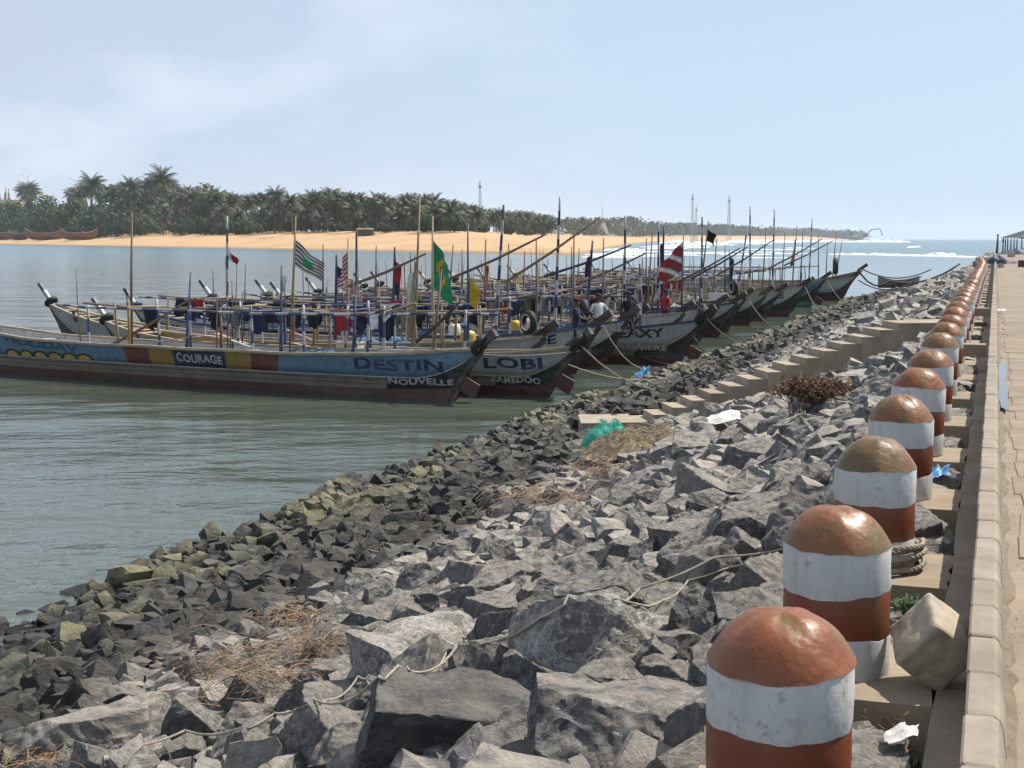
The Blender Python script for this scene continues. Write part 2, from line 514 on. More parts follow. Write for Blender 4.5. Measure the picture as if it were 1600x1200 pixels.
def make_bank():
    dist = np.concatenate([np.linspace(330, 460, 40), np.geomspace(465, 6000, 120)])
    ang = np.concatenate([np.linspace(-32, -1.5, 150), np.linspace(-1.3, 6.5, 110), np.linspace(6.7, 19, 40)])
    D, A = np.meshgrid(dist, np.radians(ang), indexing='ij')
    X = D * np.sin(A); Y = D * np.cos(A)
    Z = land_z(X, Y)
    m = NT('beach_sand')
    g = m.n('NewGeometry')
    n1 = m.noise(g.outputs['Position'], 0.05, 6, 0.6); n2 = m.noise(g.outputs['Position'], 0.6, 5, 0.65)
    mp = m.n('Mapping'); mp.inputs['Scale'].default_value = (0.02, 0.12, 0.4); m.l(g.outputs['Position'], mp.inputs[0])
    n3 = m.noise(mp.outputs[0], 1.0, 5, 0.6)
    c = m.mix(m.fac(n1, 0.3, 0.7), (0.40, 0.245, 0.12), (0.50, 0.33, 0.17))
    c = m.mix(m.math('MULTIPLY', m.fac(n2, 0.45, 0.75), 0.5), c, (0.60, 0.45, 0.27))
    c = m.mix(m.math('MULTIPLY', m.fac(n3, 0.58, 0.68), 0.6), c, (0.22, 0.15, 0.09))
    sep = m.n('SeparateXYZ'); m.l(g.outputs['Position'], sep.inputs[0])
    c = m.mix(m.fac(sep.outputs['Z'], -1.55, -1.95), c, (0.26, 0.17, 0.09))
    mat = m.fin(c, 0.9)
    b = MB()
    b.grid([[(X[i, j], Y[i, j], Z[i, j]) for j in range(X.shape[1])] for i in range(X.shape[0])])
    tag(b.build('beach', mat), 'orange sand beach of the far bank', None, None, 'structure')
make_bank()

def bank_point(px, back):
    """point on the far bank seen in direction px, 'back' metres inland of its waterline"""
    r = (px - 800) / FPX
    Ys = np.geomspace(340, 5500, 1500)
    d = bank_dist(r * Ys, Ys)
    k = int(np.argmax(d > back)) if (d > back).any() else len(Ys) - 1
    Y = float(Ys[k]); X = r * Y
    return Vector((X, Y, float(land_z(X, Y))))

# ------------------------------------------------------------------ riprap embankment and quay
def q_shore(s):
    return (-9.5 + 0.7 * min(1, max(0, (s - 34) / 16))) if s < 95 else (-8.8 + (s - 95) / 85 * 6.8 if s < 180 else -2.0)
STAIR_A = Vector((8.15, 29.6, 0)); STAIR_D = Vector((-5.2, -0.7, 0)); STAIR_RUN = STAIR_D.length; STAIR_D.normalize(); STAIR_W = Vector((-STAIR_D.y, STAIR_D.x, 0)) * -1
def hollow(s, q):
    """the bed lies lower on the near side of the stair"""
    p = Q(s, q) - STAIR_A; u = p.dot(STAIR_D); v = p.dot(STAIR_W)
    if not (-2.4 < u < STAIR_RUN + 1.2) or v < -3.2 or v > 2.2: return 0.0
    e = min(1, (u + 2.4) / 1.2, (STAIR_RUN + 1.2 - u) / 1.6)
    return max(0.0, e) * 0.62 * (max(0.0, 1 + v / 3.2) if v < 0 else max(0.0, 1 - v / 2.2))
def slope_z(s, q):
    t = (-q - 0.7) / max(0.8, (-q_shore(s) - 0.7))
    if t < 0: return -0.32
    z = -0.20 - 2.18 * (1 - max(0.0, 1 - t) ** 1.75) - max(0, t - 0.8) * 0.35
    z += 0.10 * math.sin(s * 0.9 + q) * math.sin(q * 1.3 + 0.4 * s) * min(1, t * 3)
    return max(z - (hollow(s, q) if 24 < s < 38 and z > -1.9 else 0), -4.1)

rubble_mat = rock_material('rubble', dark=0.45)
def make_embankment():
    b = MB()
    ss = np.concatenate([np.linspace(-4, 40, 60), np.linspace(41, 215, 90)])
    qs = [-24, -20, -16, -14] + list(np.linspace(-12.5, -0.2, 34))
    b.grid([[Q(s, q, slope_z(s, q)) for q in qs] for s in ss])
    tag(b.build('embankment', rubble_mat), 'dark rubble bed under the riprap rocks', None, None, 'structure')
make_embankment()

ROAD_Z, KERB_Z, BEAM_Z = 0.17, 0.33, -0.05
conc_beam = concrete('sandy_concrete', (0.29, 0.235, 0.165), (0.22, 0.16, 0.10), sc=1.5)
conc_kerb = concrete('kerb_concrete', (0.275, 0.235, 0.185), (0.19, 0.15, 0.105), sc=1.5)
conc_road = concrete('road_concrete', (0.25, 0.20, 0.145), (0.17, 0.125, 0.082), sc=0.8)
conc_stair = concrete('stair_concrete', (0.34, 0.29, 0.215), (0.20, 0.17, 0.125), sc=1.0)
conc_old = concrete('old_block_concrete', (0.44, 0.38, 0.29), (0.24, 0.19, 0.13), sc=5)

# bollard positions along the row
BZ = [4.38, 6.02, 7.9, 10.05, 12.1, 14.35, 16.7, 18.9, 21.1]
while BZ[-1] < 88: BZ.append(BZ[-1] + 2.13)
BS = []
for Y in BZ:
    Y -= 0.11; X = -0.628 + 0.342 * Y
    s, q = toQ((X, Y, 0))
    if Y > 64: q -= 0.0032 * (Y - 64) ** 1.75 * 0.35
    BS.append((s, q))

def rough_box(b, s0, s1, q0, q1, z0, z1, jit=0.012, n=6, m=0):
    """concrete bar along the quay with slightly uneven edges, butt-jointed"""
    rows = []
    for i in range(n + 1):
        s = s0 + (s1 - s0) * i / n
        j = lambda: random.uniform(-jit, jit) if 0 < i < n else 0
        a = Q(s, q0 + j(), z0); d = Q(s, q0 + j(), z1 + j() * 0.5); e = Q(s, q1 + j(), z1 + j() * 0.5); f = Q(s, q1, z0)
        rows.append([a, d, e, f])
    b.grid(rows, m, smooth=False)
    v = len(b.v)
    b.add(rows[0], [(0, 1, 2, 3)], m); b.add(rows[-1], [(3, 2, 1, 0)], m)

def make_quay():
    # edge beam with a concrete pad under every bollard
    root = empty('quay_edge', Q(0, 0, 0)); tag(root, 'sandy concrete edge beam with pads under the bollards', None, None, 'structure')
    inv = root.matrix_world.inverted()
    b = MB(); rough_box(b, -3, 110, -0.245, -0.118, -0.75, BEAM_Z, n=240)
    b.build('edge_beam', conc_beam, root)
    for k, (s, q) in enumerate(BS):
        b = MB(); rough_box(b, s - 0.42, s + 0.42, q - 0.36, -0.247, -0.7, BEAM_Z - 0.002, 0.018, 6)
        b.build('bollard_pad', conc_beam, root)
    b = MB(); rough_box(b, 1.2, 2.9, -0.72, -0.247, -0.7, BEAM_Z - 0.004, 0.02, 6); b.build('bollard_pad', conc_beam, root)
    # kerb: separate blocks
    kr = empty('kerb', Q(0, 0, 0)); tag(kr, 'row of pale concrete kerb blocks along the quay road', None, None, 'structure')
    def kerb_block(b, s0, s1, dz, dq):
        prof = [(-0.116, -0.05), (-0.116, KERB_Z - 0.008), (-0.108, KERB_Z), (-0.030, KERB_Z), (-0.012, KERB_Z - 0.012), (0.0, KERB_Z - 0.04), (0.022, ROAD_Z - 0.05)]
        rows = []
        for s, sh in ((s0, 0.006), (s0 + 0.012, 0), ((s0 + s1) / 2, 0), (s1 - 0.012, 0), (s1, 0.006)):
            rows.append([Q(s, q + dq + (sh if q < -0.06 else -sh), z + dz - (sh if z > 0.2 else 0)) for q, z in prof])
        b.grid(rows, 0, smooth=False)
        b.add(rows[0], [tuple(range(7))]); b.add(rows[-1], [tuple(range(7))[::-1]])
    s = -1.0; k = 0
    while s < 34:
        ln = 0.452 + random.uniform(-0.015, 0.015)
        b = MB(); kerb_block(b, s + 0.004, s + ln - 0.004, random.uniform(-0.006, 0.006), random.uniform(-0.004, 0.004))
        b.build('kerb_block', conc_kerb, kr); s += ln
    b = MB()
    while s < 112:
        ln = 0.452 + random.uniform(-0.015, 0.015)
        kerb_block(b, s + 0.005, s + ln - 0.005, random.uniform(-0.012, 0.012), random.uniform(-0.006, 0.006)); s += ln
    tag(b.build('kerb_run', conc_kerb, kr), None, None, None, 'stuff')
    # road
    rd = empty('road', Q(0, 0, 0)); tag(rd, 'worn sandy concrete quay road', None, None, 'structure')
    b = MB(); ss = np.concatenate([np.linspace(-4, 35, 30), np.linspace(38, 215, 50)])
    b.grid([[Q(s, q, ROAD_Z) for q in (0.0, 0.08, 0.35, 0.8, 1.5, 3, 6, 14, 40)] for s in ss], smooth=True)
    b.add([Q(-4, 0, -0.8), Q(215, 0, -0.8), Q(215, 0, ROAD_Z), Q(-4, 0, ROAD_Z)], [(0, 1, 2, 3)])
    b.add([Q(215, 0, -4), Q(215, 40, -4), Q(215, 40, ROAD_Z), Q(215, 0, ROAD_Z)], [(0, 1, 2, 3)])
    b.build('road_bed', conc_road, rd)
    s = 3.0
    while s < 34:
        ln = random.uniform(0.5, 0.72)
        q0 = 0.10 + random.uniform(-0.02, 0.06)
        q = q0
        for w in (0.62, 0.62):
            b = MB()
            zt = ROAD_Z + 0.008 + random.uniform(-0.002, 0.003)
            P = [Q(s + 0.004, q + 0.003), Q(s + ln - 0.004, q + 0.003 + random.uniform(-0.025, 0.025)), Q(s + ln - 0.004, q + w - 0.003), Q(s + 0.004, q + w - 0.003)]
            ctr = sum(P, Vector()) / 4
            top = [Vector((*(ctr + (p - ctr) * 0.982).xy, zt)) for p in P]
            mid = [Vector((*p.xy, zt - 0.005)) for p in P]; bot = [Vector((*p.xy, ROAD_Z - 0.05)) for p in P]
            b.add(bot + mid + top, [(8, 11, 10, 9)] + [(i, i + 4, (i + 1) % 4 + 4, (i + 1) % 4) for i in range(4)] + [(i + 4, i + 8, (i + 1) % 4 + 8, (i + 1) % 4 + 4) for i in range(4)])
            me = b.mesh('paving_slab', conc_road); 
            bm = bmesh.new(); bm.from_mesh(me); bmesh.ops.recalc_face_normals(bm, faces=bm.faces); bm.to_mesh(me); bm.free()
            link('paving_slab', me, rd); q += w
        s += ln
    # dirt and blown sand lying in the gutter against the kerb
    b = MB(); rows = []
    for i in range(260):
        s = 2.0 + 46 * (i / 259) ** 1.4
        w = 0.045 + 0.055 * noise.noise(Vector((s * 1.7, 0, 0))) + 0.03 * noise.noise(Vector((s * 7, 3, 0)))
        w = max(0.012, w)
        rows.append([Q(s, 0.004, ROAD_Z + 0.03), Q(s, 0.02 + w * .5, ROAD_Z + 0.026), Q(s, 0.02 + w, ROAD_Z + 0.020), Q(s, 0.035 + w, ROAD_Z + 0.002)])
    b.grid(rows)
    rr = random.Random(2)
    for _ in range(260):
        s = 2.5 + 22 * rr.random() ** 1.6; q = 0.02 + abs(rr.gauss(0, .10)); r = rr.uniform(.0015, .004); c = Q(s, q, ROAD_Z + 0.026)
        b.add([c + Vector((r, 0, -.004)), c + Vector((-r * .6, r, -.004)), c + Vector((-r * .5, -r, -.004)), c + Vector((0, 0, r))], [(0, 1, 3), (1, 2, 3), (2, 0, 3)])
    tag(b.build('gutter_dirt', concrete('gutter_sand', (0.19, 0.14, 0.09), (0.10, 0.075, 0.05), sc=6)), 'brown dirt and grit lying in the gutter along the kerb', None, None, 'stuff')
    # low cross walls either side of the stair head
    for px, py, lab in ((1528, 537, 'near low concrete cross wall between bollards and kerb'), (1538, 481, 'far low concrete cross wall between bollards and kerb')):
        P = at(px, py, KERB_Z); s, q = toQ(P)
        b = MB(); rough_box(b, s - 0.16, s + 0.16, -0.78, -0.118, KERB_Z - 0.17, KERB_Z - 0.004, 0.006, 3)
        tag(b.build('cross_wall', conc_beam), lab, 'wall', 'low cross walls by the stair head')
    # puddle in the gutter
    b = MB(); c0 = at(1563, 600, ROAD_Z + 0.006); s0, q0 = toQ(c0); n = 26
    ring = []
    for i in range(n):
        a = 2 * math.pi * i / n; rr = 1 + 0.22 * math.sin(3 * a) + 0.15 * random.uniform(-1, 1)
        ring.append(Q(s0 + 2.6 * math.cos(a) * rr, q0 + 0.085 * math.sin(a) * rr, ROAD_Z + 0.034))
    b.add([Q(s0, q0, ROAD_Z + 0.034)] + ring, [(0, i + 1, (i + 1) % n + 1) for i in range(n)])
    m = NT('puddle_water'); m.b.inputs['IOR'].default_value = 1.33
    v = m.coord(); 
    tag(b.build('puddle', m.fin((0.10, 0.085, 0.065), 0.04, m.bump(m.noise(v, 14, 3), 0.08, 0.01))), 'shallow puddle lying in the road gutter', None, None, 'stuff')
    b = MB()
make_quay()

# ------------------------------------------------------------------ bollards
red_paint = NT('red_brown_paint'); _v = red_paint.coord()
_n = red_paint.noise(_v, 3.5, 6, 0.6); _n2 = red_paint.noise(_v, 18, 5, 0.7)
_c = red_paint.mix(red_paint.fac(_n, 0.35, 0.68), (0.155, 0.036, 0.015), (0.215, 0.055, 0.022))
_c = red_paint.mix(red_paint.math('MULTIPLY', red_paint.fac(_n, 0.52, 0.68), 0.8), _c, (0.13, 0.068, 0.022))
_c = red_paint.mix(red_paint.math('MULTIPLY', red_paint.fac(_n2, 0.60, 0.75), 0.6), _c, (0.09, 0.035, 0.018))
red_paint = red_paint.fin(_c, 0.45, red_paint.bump(_n2, 0.3, 0.008))
dome_mats = []
for nm, c1, c2, c3 in (('dome_paint_red', (0.195, 0.056, 0.018), (0.23, 0.082, 0.028), (0.12, 0.085, 0.022)), ('dome_paint_rust', (0.185, 0.066, 0.022), (0.215, 0.09, 0.034), (0.12, 0.08, 0.026)), ('dome_paint_brown', (0.165, 0.082, 0.034), (0.195, 0.105, 0.045), (0.12, 0.08, 0.03))):
    m = NT(nm); v = m.coord()
    n1 = m.noise(v, 4.0, 6, 0.62, 0.5); n2 = m.noise(v, 22, 5, 0.65)
    c = m.mix(m.fac(n1, 0.35, 0.6), c1, c2)
    c = m.mix(m.math('MULTIPLY', m.fac(n1, 0.5, 0.62), 0.9), c, c3)
    c = m.mix(m.math('MULTIPLY', m.fac(n2, 0.62, 0.72), 0.55), c, tuple(x * 0.45 for x in c1))
    m.b.inputs['Coat Weight'].default_value = 0.14; m.b.inputs['Coat Roughness'].default_value = 0.25; m.b.inputs['Specular IOR Level'].default_value = 0.35
    nr = m.bump(m.noise(v, 6, 3), 0.35, 0.05)
    dome_mats.append(m.fin(c, m.fac(n2, 0.3, 0.7, 0.36, 0.55), m.bump(n2, 0.35, 0.010, nr)))
m = NT('white_lime_paint'); v = m.coord()
n1 = m.noise(v, 3.2, 7, 0.65); n2 = m.noise(v, 30, 5, 0.75); vs = m.coord(scale=(7, 7, 0.7)); n3 = m.noise(vs, 2.0, 5, 0.6)
c = m.mix(m.fac(n1, 0.35, 0.7), (0.46, 0.46, 0.445), (0.60, 0.60, 0.58))
c = m.mix(m.math('MULTIPLY', m.fac(n3, 0.50, 0.72), 0.45), c, (0.33, 0.31, 0.27))
c = m.mix(m.math('MULTIPLY', m.math('MULTIPLY', m.fac(n2, 0.52, 0.68), m.fac(n1, 0.42, 0.62)), 0.85), c, (0.20, 0.185, 0.16))
white_paint = m.fin(c, 0.75, m.bump(n2, 0.45, 0.006, m.bump(n1, 0.3, 0.02)))

BR = 0.225
def bollard_parts(var, seg):
    rr = random.Random(var)
    ph = [rr.uniform(0, 6.28) for _ in range(8)]
    def wob(a, k):
        return 0.007 * math.sin(a * 1 + ph[k]) + 0.0045 * math.sin(2 * a + ph[k + 1]) + 0.003 * math.sin(5 * a + ph[k + 2]) + 0.0022 * math.sin(11 * a + ph[k + 3]) + rr.uniform(-0.0012, 0.0012)
    edges = [0.0, 0.18, 0.37, 0.56]
    W = [[(wob(2 * math.pi * j / seg, k) if 0 < k else 0.0) for j in range(seg)] for k in range(4)]
    def band(k0, k1, r):
        b = MB(); rows = []
        z0, z1 = edges[k0], edges[k1]
        for t in (0, 0.04, 0.5, 0.96, 1):
            row = []
            for j in range(seg):
                a = 2 * math.pi * j / seg
                z = (z0 + W[k0][j]) * (1 - t) + (z1 + W[k1][j]) * t
                r2 = r * (1 + 0.006 * math.sin(3 * a + ph[0] + z * 4)) + 0.0015 * math.sin(9 * a + z * 30)
                if t in (0, 1): r2 -= 0.002
                row.append((r2 * math.cos(a), r2 * math.sin(a), z))
            row.append(row[0]); rows.append(row)
        b.grid(rows, 0, True)
        return b
    out = [('white_band', band(0, 1, BR), white_paint), ('red_band', band(1, 2, BR - 0.0015), red_paint), ('white_band', band(2, 3, BR + 0.0005), white_paint)]
    b = MB(); rows = []
    K = 14
    for i in range(K + 1):
        t = i / K; row = []
        for j in range(seg):
            a = 2 * math.pi * j / seg
            rho = 1 - t ** 1.15
            r = max(0.0005, (BR + 0.003) * rho) * (1 + 0.008 * math.sin(2 * a + ph[3]) + 0.006 * math.sin(5 * a + ph[4] + t * 3))
            z = 0.56 + W[3][j] * (1 - t) + 0.158 * (1 - rho ** 2.8) + 0.004 * math.sin(4 * a + 6 * t + ph[5]) * math.sin(math.pi * t)
            row.append((r * math.cos(a), r * math.sin(a), z))
        row.append(row[0]); rows.append(row)
    b.grid(rows, 0, True)
    out.append(('dome_cap', b, dome_mats[var % 3]))
    return out

ORD = 'first second third fourth fifth sixth seventh eighth ninth tenth eleventh twelfth thirteenth fourteenth fifteenth sixteenth seventeenth eighteenth nineteenth twentieth'.split()
def ordinal(k):
    if k < 20: return ORD[k]
    t, u = divmod(k + 1, 10)
    tens = {2: 'twenty', 3: 'thirty', 4: 'forty'}[t]
    return (tens + '-' + ORD[u - 1]) if u else {2: 'twentieth', 3: 'thirtieth', 4: 'fortieth'}[t]
def make_bollards():
    cache = {}
    DV = [0, 1, 2, 1, 0, 1, 2, 1, 0]
    for k, (s, q) in enumerate(BS):
        seg = 72 if k < 4 else 32
        var = DV[k] if k < 9 else (k * 7) % 3
        key = (var + 3 * (k % 2 if k < 4 else 0), seg)
        if key not in cache:
            cache[key] = [(nm, b.mesh(nm, mt)) for nm, b, mt in bollard_parts(key[0], seg)]
        root = empty('bollard', Q(s, q, BEAM_Z - (0.03 if k == 0 else 0.012 if k == 1 else 0)), random.uniform(0, 6.28))
        root.rotation_euler.x = random.uniform(-0.022, 0.022); root.rotation_euler.y = random.uniform(-0.026, 0.018)
        if k < 2: root.rotation_euler.z = (0.4, 2.2)[k]
        fat = 1 + random.uniform(-0.025, 0.02) * (k > 1)
        root.scale = (fat, fat, 1 + random.uniform(-0.025, 0.02))
        for nm, me in cache[key]:
            link(nm, me, root)
        dome = ('red', 'rusty', 'brown')[var]
        lab = f'{ordinal(k)} red and white striped bollard from the near end, {dome} dome'
        if k == 0: lab = 'nearest striped concrete bollard with a shiny reddish dome, cut by the frame'
        if k == 1: lab = 'second nearest striped bollard with a rusty dome, two white ropes leading to it'
        if k == 2: lab = 'brown domed striped bollard with a coil of rope round its foot'
        if k == len(BS) - 1: lab = 'farthest striped bollard where the row bends towards the sea'
        tag(root, lab, 'bollard', 'striped bollards along the quay')
make_bollards()

# ------------------------------------------------------------------ stair down to the water
def make_stairs():
    root = empty('concrete_stair', (0, 0, 0)); tag(root, 'sandy concrete stair running down the rocks to a landing at the water', 'stair')
    A = Vector((8.15, 29.6, 0)); Bp = Vector((2.95, 28.9, 0))       # near edge, top and foot
    d = (Bp - A); run = d.length; d.normalize(); w = Vector((d.y, -d.x, 0))
    if w.y < 0: w = -w
    W = 0.95; N = 13; ztop, zbot = 0.02, -1.98
    def P(u, v, z):
        p = A + d * u + w * v
        return (p.x, p.y, z)
    for k in range(N):
        u0 = run * k / N; u1 = run * (k + 1) / N
        z1 = ztop + (zbot - ztop) * (k + 1) / (N + 1)
        b = MB(); g = 0.002
        zl0 = z1 - 0.52; zl1 = zl0 - (ztop - zbot) / (N + 1)
        vs = [P(u0, 0, zl0), P(u1 - g, 0, zl1), P(u1 - g, W, zl1), P(u0, W, zl0), P(u0, 0, z1), P(u1 + 0.025, -0.012, z1), P(u1 + 0.025, W, z1), P(u0, W, z1)]
        b.add(vs, [(3, 2, 1, 0), (4, 5, 6, 7), (0, 1, 5, 4), (1, 2, 6, 5), (2, 3, 7, 6), (3, 0, 4, 7)])
        b.build('step', conc_stair, root)
    # top landing
    b = MB()
    vs = [P(-1.95, 0, -0.6), P(-0.002, 0, -0.6), P(-0.002, W, -0.6), P(-1.95, W + 0.5, -0.6)]
    vs += [(x, y, ztop) for x, y, z in vs]
    b.add(vs, [(3, 2, 1, 0), (4, 5, 6, 7), (0, 1, 5, 4), (1, 2, 6, 5), (2, 3, 7, 6), (3, 0, 4, 7)])
    b.build('top_landing', conc_stair, root)
    # foot landing
    b = MB(); r = run + 0.003
    vs = [P(r, -0.06, -2.75), P(r + 1.55, -0.05, -2.75), P(r + 1.35, W + 0.45, -2.75), P(r, W + 0.4, -2.75)]
    vs += [(x, y, zbot) for x, y, z in vs]
    b.add(vs, [(3, 2, 1, 0), (4, 5, 6, 7), (0, 1, 5, 4), (1, 2, 6, 5), (2, 3, 7, 6), (3, 0, 4, 7)])
    b.build('foot_landing', conc_stair, root)
    # rough footing under the flight
    b = MB(); rows = []
    for k in range(15):
        u = run * k / 14
        zt = ztop - 0.62 - (ztop - zbot) * k / 14
        rows.append([P(u, 0.05 + random.uniform(-0.1, 0.1), -2.9), P(u, 0.03 + random.uniform(-0.05, 0.03), zt), P(u, W - 0.05, zt), P(u, W, -2.9)])
    b.grid(rows, 0, False); b.build('footing', conc_stair, root)
    return A, d, w, run, W
STAIR = make_stairs()
# ------------------------------------------------------------------ rocks
def rock_bm(seed, dims=(1, 0.8, 0.6), planes=9, bevel=0.05, maxlen=None, disp=0.03, flat=0.0):
    rr = random.Random(seed)
    bm = bmesh.new()
    bmesh.ops.create_cube(bm, size=2.0)
    # skew the block
    for v in bm.verts:
        v.co = Vector((v.co.x * (1 + 0.25 * rr.uniform(-1, 1)), v.co.y * (1 + 0.25 * rr.uniform(-1, 1)), v.co.z * (1 + 0.3 * rr.uniform(-1, 1))))
    bmesh.ops.delete(bm, geom=list(bm.faces), context='FACES_ONLY')
    bmesh.ops.delete(bm, geom=list(bm.edges), context='EDGES_FACES') if False else None
    bmesh.ops.convex_hull(bm, input=list(bm.verts))
    for i in range(planes):
        nrm = Vector((rr.gauss(0, 1), rr.gauss(0, 1), rr.gauss(0, 1) * (1 - flat))).normalized()
        sup = max(v.co.dot(nrm) for v in bm.verts)
        cut = sup * rr.uniform(0.52, 0.86)
        bmesh.ops.bisect_plane(bm, geom=list(bm.verts) + list(bm.edges) + list(bm.faces), dist=1e-5, plane_co=nrm * cut, plane_no=nrm, clear_outer=True)
        be = [e for e in bm.edges if e.is_boundary]
        if be: bmesh.ops.holes_fill(bm, edges=be, sides=0)
    bmesh.ops.remove_doubles(bm, verts=bm.verts, dist=0.05)
    mx = max(abs(c) for v in bm.verts for c in v.co) or 1
    for v in bm.verts:
        v.co = Vector((v.co.x * dims[0], v.co.y * dims[1], v.co.z * dims[2])) / mx
    if bevel:
        bmesh.ops.bevel(bm, geom=list(bm.edges), offset=bevel, segments=1, affect='EDGES', profile=0.6, clamp_overlap=True)
        bmesh.ops.remove_doubles(bm, verts=bm.verts, dist=0.004)
    bmesh.ops.triangulate(bm, faces=bm.faces)
    if maxlen:
        for it in range(7):
            es = [e for e in bm.edges if e.calc_length() > maxlen]
            if not es: break
            bmesh.ops.subdivide_edges(bm, edges=es, cuts=1)
            bmesh.ops.triangulate(bm, faces=bm.faces)
        off = Vector((seed * 3.1, seed * 1.7, 0))
        bm.normal_update()
        for v in bm.verts:
            p = v.co
            h = noise.fractal(p * 2.6 + off, 0.8, 2.1, 5) * disp
            st = p.z * 7 + p.x * 2.2 + noise.noise(p * 1.5 + off) * 2.0       # bedding steps
            h += (abs((st % 1.0) - 0.5) - 0.25) * disp * 0.55
            h -= max(0, noise.noise(p * 1.9 - off) - 0.25) * disp * 3.0        # chipped hollows
            v.co = p + v.normal * h
    bmesh.ops.recalc_face_normals(bm, faces=bm.faces)
    return bm

def bm_mesh(bm, name, mat, sharp=20):
    me = bpy.data.meshes.new(name)
    bm.to_mesh(me); bm.free()
    me.materials.append(mat)
    me.polygons.foreach_set('use_smooth', [True] * len(me.polygons))
    me.set_sharp_from_angle(angle=R(sharp))
    return me

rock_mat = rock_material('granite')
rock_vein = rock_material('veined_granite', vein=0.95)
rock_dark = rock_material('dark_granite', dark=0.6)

DIMS = [(1, .78, .7), (1, .7, .72), (1, .9, .62), (1, .6, .55), (1, .85, .85), (1, .6, .6), (1, .8, .55), (1, .72, .8), (1, .66, .5), (1, .9, .76), (1, .65, .68), (1, .75, .6)]
DETAIL = []
for i in range(18):
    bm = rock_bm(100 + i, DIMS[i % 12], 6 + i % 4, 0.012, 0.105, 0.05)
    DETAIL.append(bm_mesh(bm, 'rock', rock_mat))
def raw(seed, dims, planes, bevel, ml=None):
    bm = rock_bm(seed, dims, planes, bevel, ml, 0.05)
    V = np.array([v.co[:] for v in bm.verts], dtype=np.float32)
    bm.verts.index_update()
    F = np.array([[v.index for v in f.verts] for f in bm.faces], dtype=np.int32)
    bm.free()
    return V, F
MID = [raw(200 + i, DIMS[i % 12], 6 + i % 4, 0.014, 0.36) for i in range(20)]
LOW = [raw(300 + i, DIMS[i % 12], 4 + i % 3, 0.0) for i in range(20)]
LOWER = [raw(400 + i, DIMS[i % 12], 3, 0.0) for i in range(14)]

blocked = []      # (x, y, radius) keep-out discs
def stair_block(x, y):
    A, d, w, run, W = STAIR
    p = Vector((x, y, 0)) - A
    u = p.dot(d); v = p.dot(w)
    return (-2.1 < u < run + 1.7) and (-0.62 < v < W + 0.25)
def stair_drop(x, y):
    A, d, w, run, W = STAIR
    p = Vector((x, y, 0)) - A
    u = p.dot(d); v = p.dot(w)
    return 0.12 * max(0.0, 1 - max(0, -v) / 2.6) if (-1.6 < u < run + 1.5 and -2.6 < v < 0.2) else 0.0

# hand-placed boulders: photo centre, width px, height of centre above bed, dims, yaw, tilt, material, label
HERO = [
    (790, 1140, 430, (1, .42, .36), 6, (6, 5), 'd', 'long dark slab of rock lying across the bottom of the slope'),
    (1000, 1165, 350, (1, .75, .60), -4, (-4, 4), 'g', 'broad grey boulder with a flat top, beside the nearest bollard'),
    (965, 1035, 310, (1, .62, .66), 18, (-20, 8), 'v', 'large boulder with a white quartz patch left of the nearest bollard'),
    (660, 1045, 200, (1, .8, .75), 30, (8, 5), 'v', 'peaked grey boulder with thin white veins behind the long dark slab'),
    (795, 1030, 170, (1, .7, .62), -30, (10, -28), 'g', 'tilted wedge of grey rock leaning on the quartz boulder'),
    (480, 1150, 150, (1, .8, .8), 40, (0, 10), 'g', 'blocky grey boulder with a sharp ridge left of the long dark slab'),
    (540, 1060, 150, (1, .8, .55), 0, (-6, 5), 'g', 'flat topped pale rock behind the ridge boulder'),
    (140, 1165, 240, (1, .72, .5), 10, (-10, -8), 'p', 'large pale brown boulder in the near corner of the slope'),
    (395, 912, 90, (1, .8, .8), 20, (6, -6), 'g', 'rounded pale boulder standing alone among the dark shore rocks'),
    (95, 1098, 75, (1, .8, .9), 50, (20, 10), 'd', 'black upright boulder among the small dark shore rocks'),
    (290, 1045, 75, (1, .85, .8), 15, (5, 5), 'd', 'dark cube shaped rock beside the patch of dry straw'),
    (425, 955, 150, (1, .55, .42), -4, (-8, 3), 'g', 'long striated grey slab behind the straw patch'),
    (1120, 790, 130, (1, .75, .8), 15, (10, 20), 'g', 'sharp ridged grey boulder left of the third bollard'),
    (1030, 890, 130, (1, .6, .45), 14, (-4, -6), 'g', 'long flat stone under the white rope'),
    (1165, 910, 80, (1, .7, .5), 0, (-25, 0), 'd', 'dark flat faced rock beside the second bollard'),
    (60, 980, 1, (1, .7, .5), 0, (0, 0), 'g', ''),
    (1330, 625, 90, (1, .8, .7), 10, (10, 25), 'g', 'upright grey boulder beside the dry bush'),
    (1310, 680, 80, (1, .8, .6), 35, (0, 0), 'g', 'blocky grey rock left of the fourth bollard'),
    (1240, 810, 130, (1, .75, .55), 20, (-8, 5), 'd', 'dark boulder behind the second bollard'),
    (130, 935, 75, (1, .8, .6), 20, (5, -8), 'a', 'yellow algae covered rock at the water edge'),
]
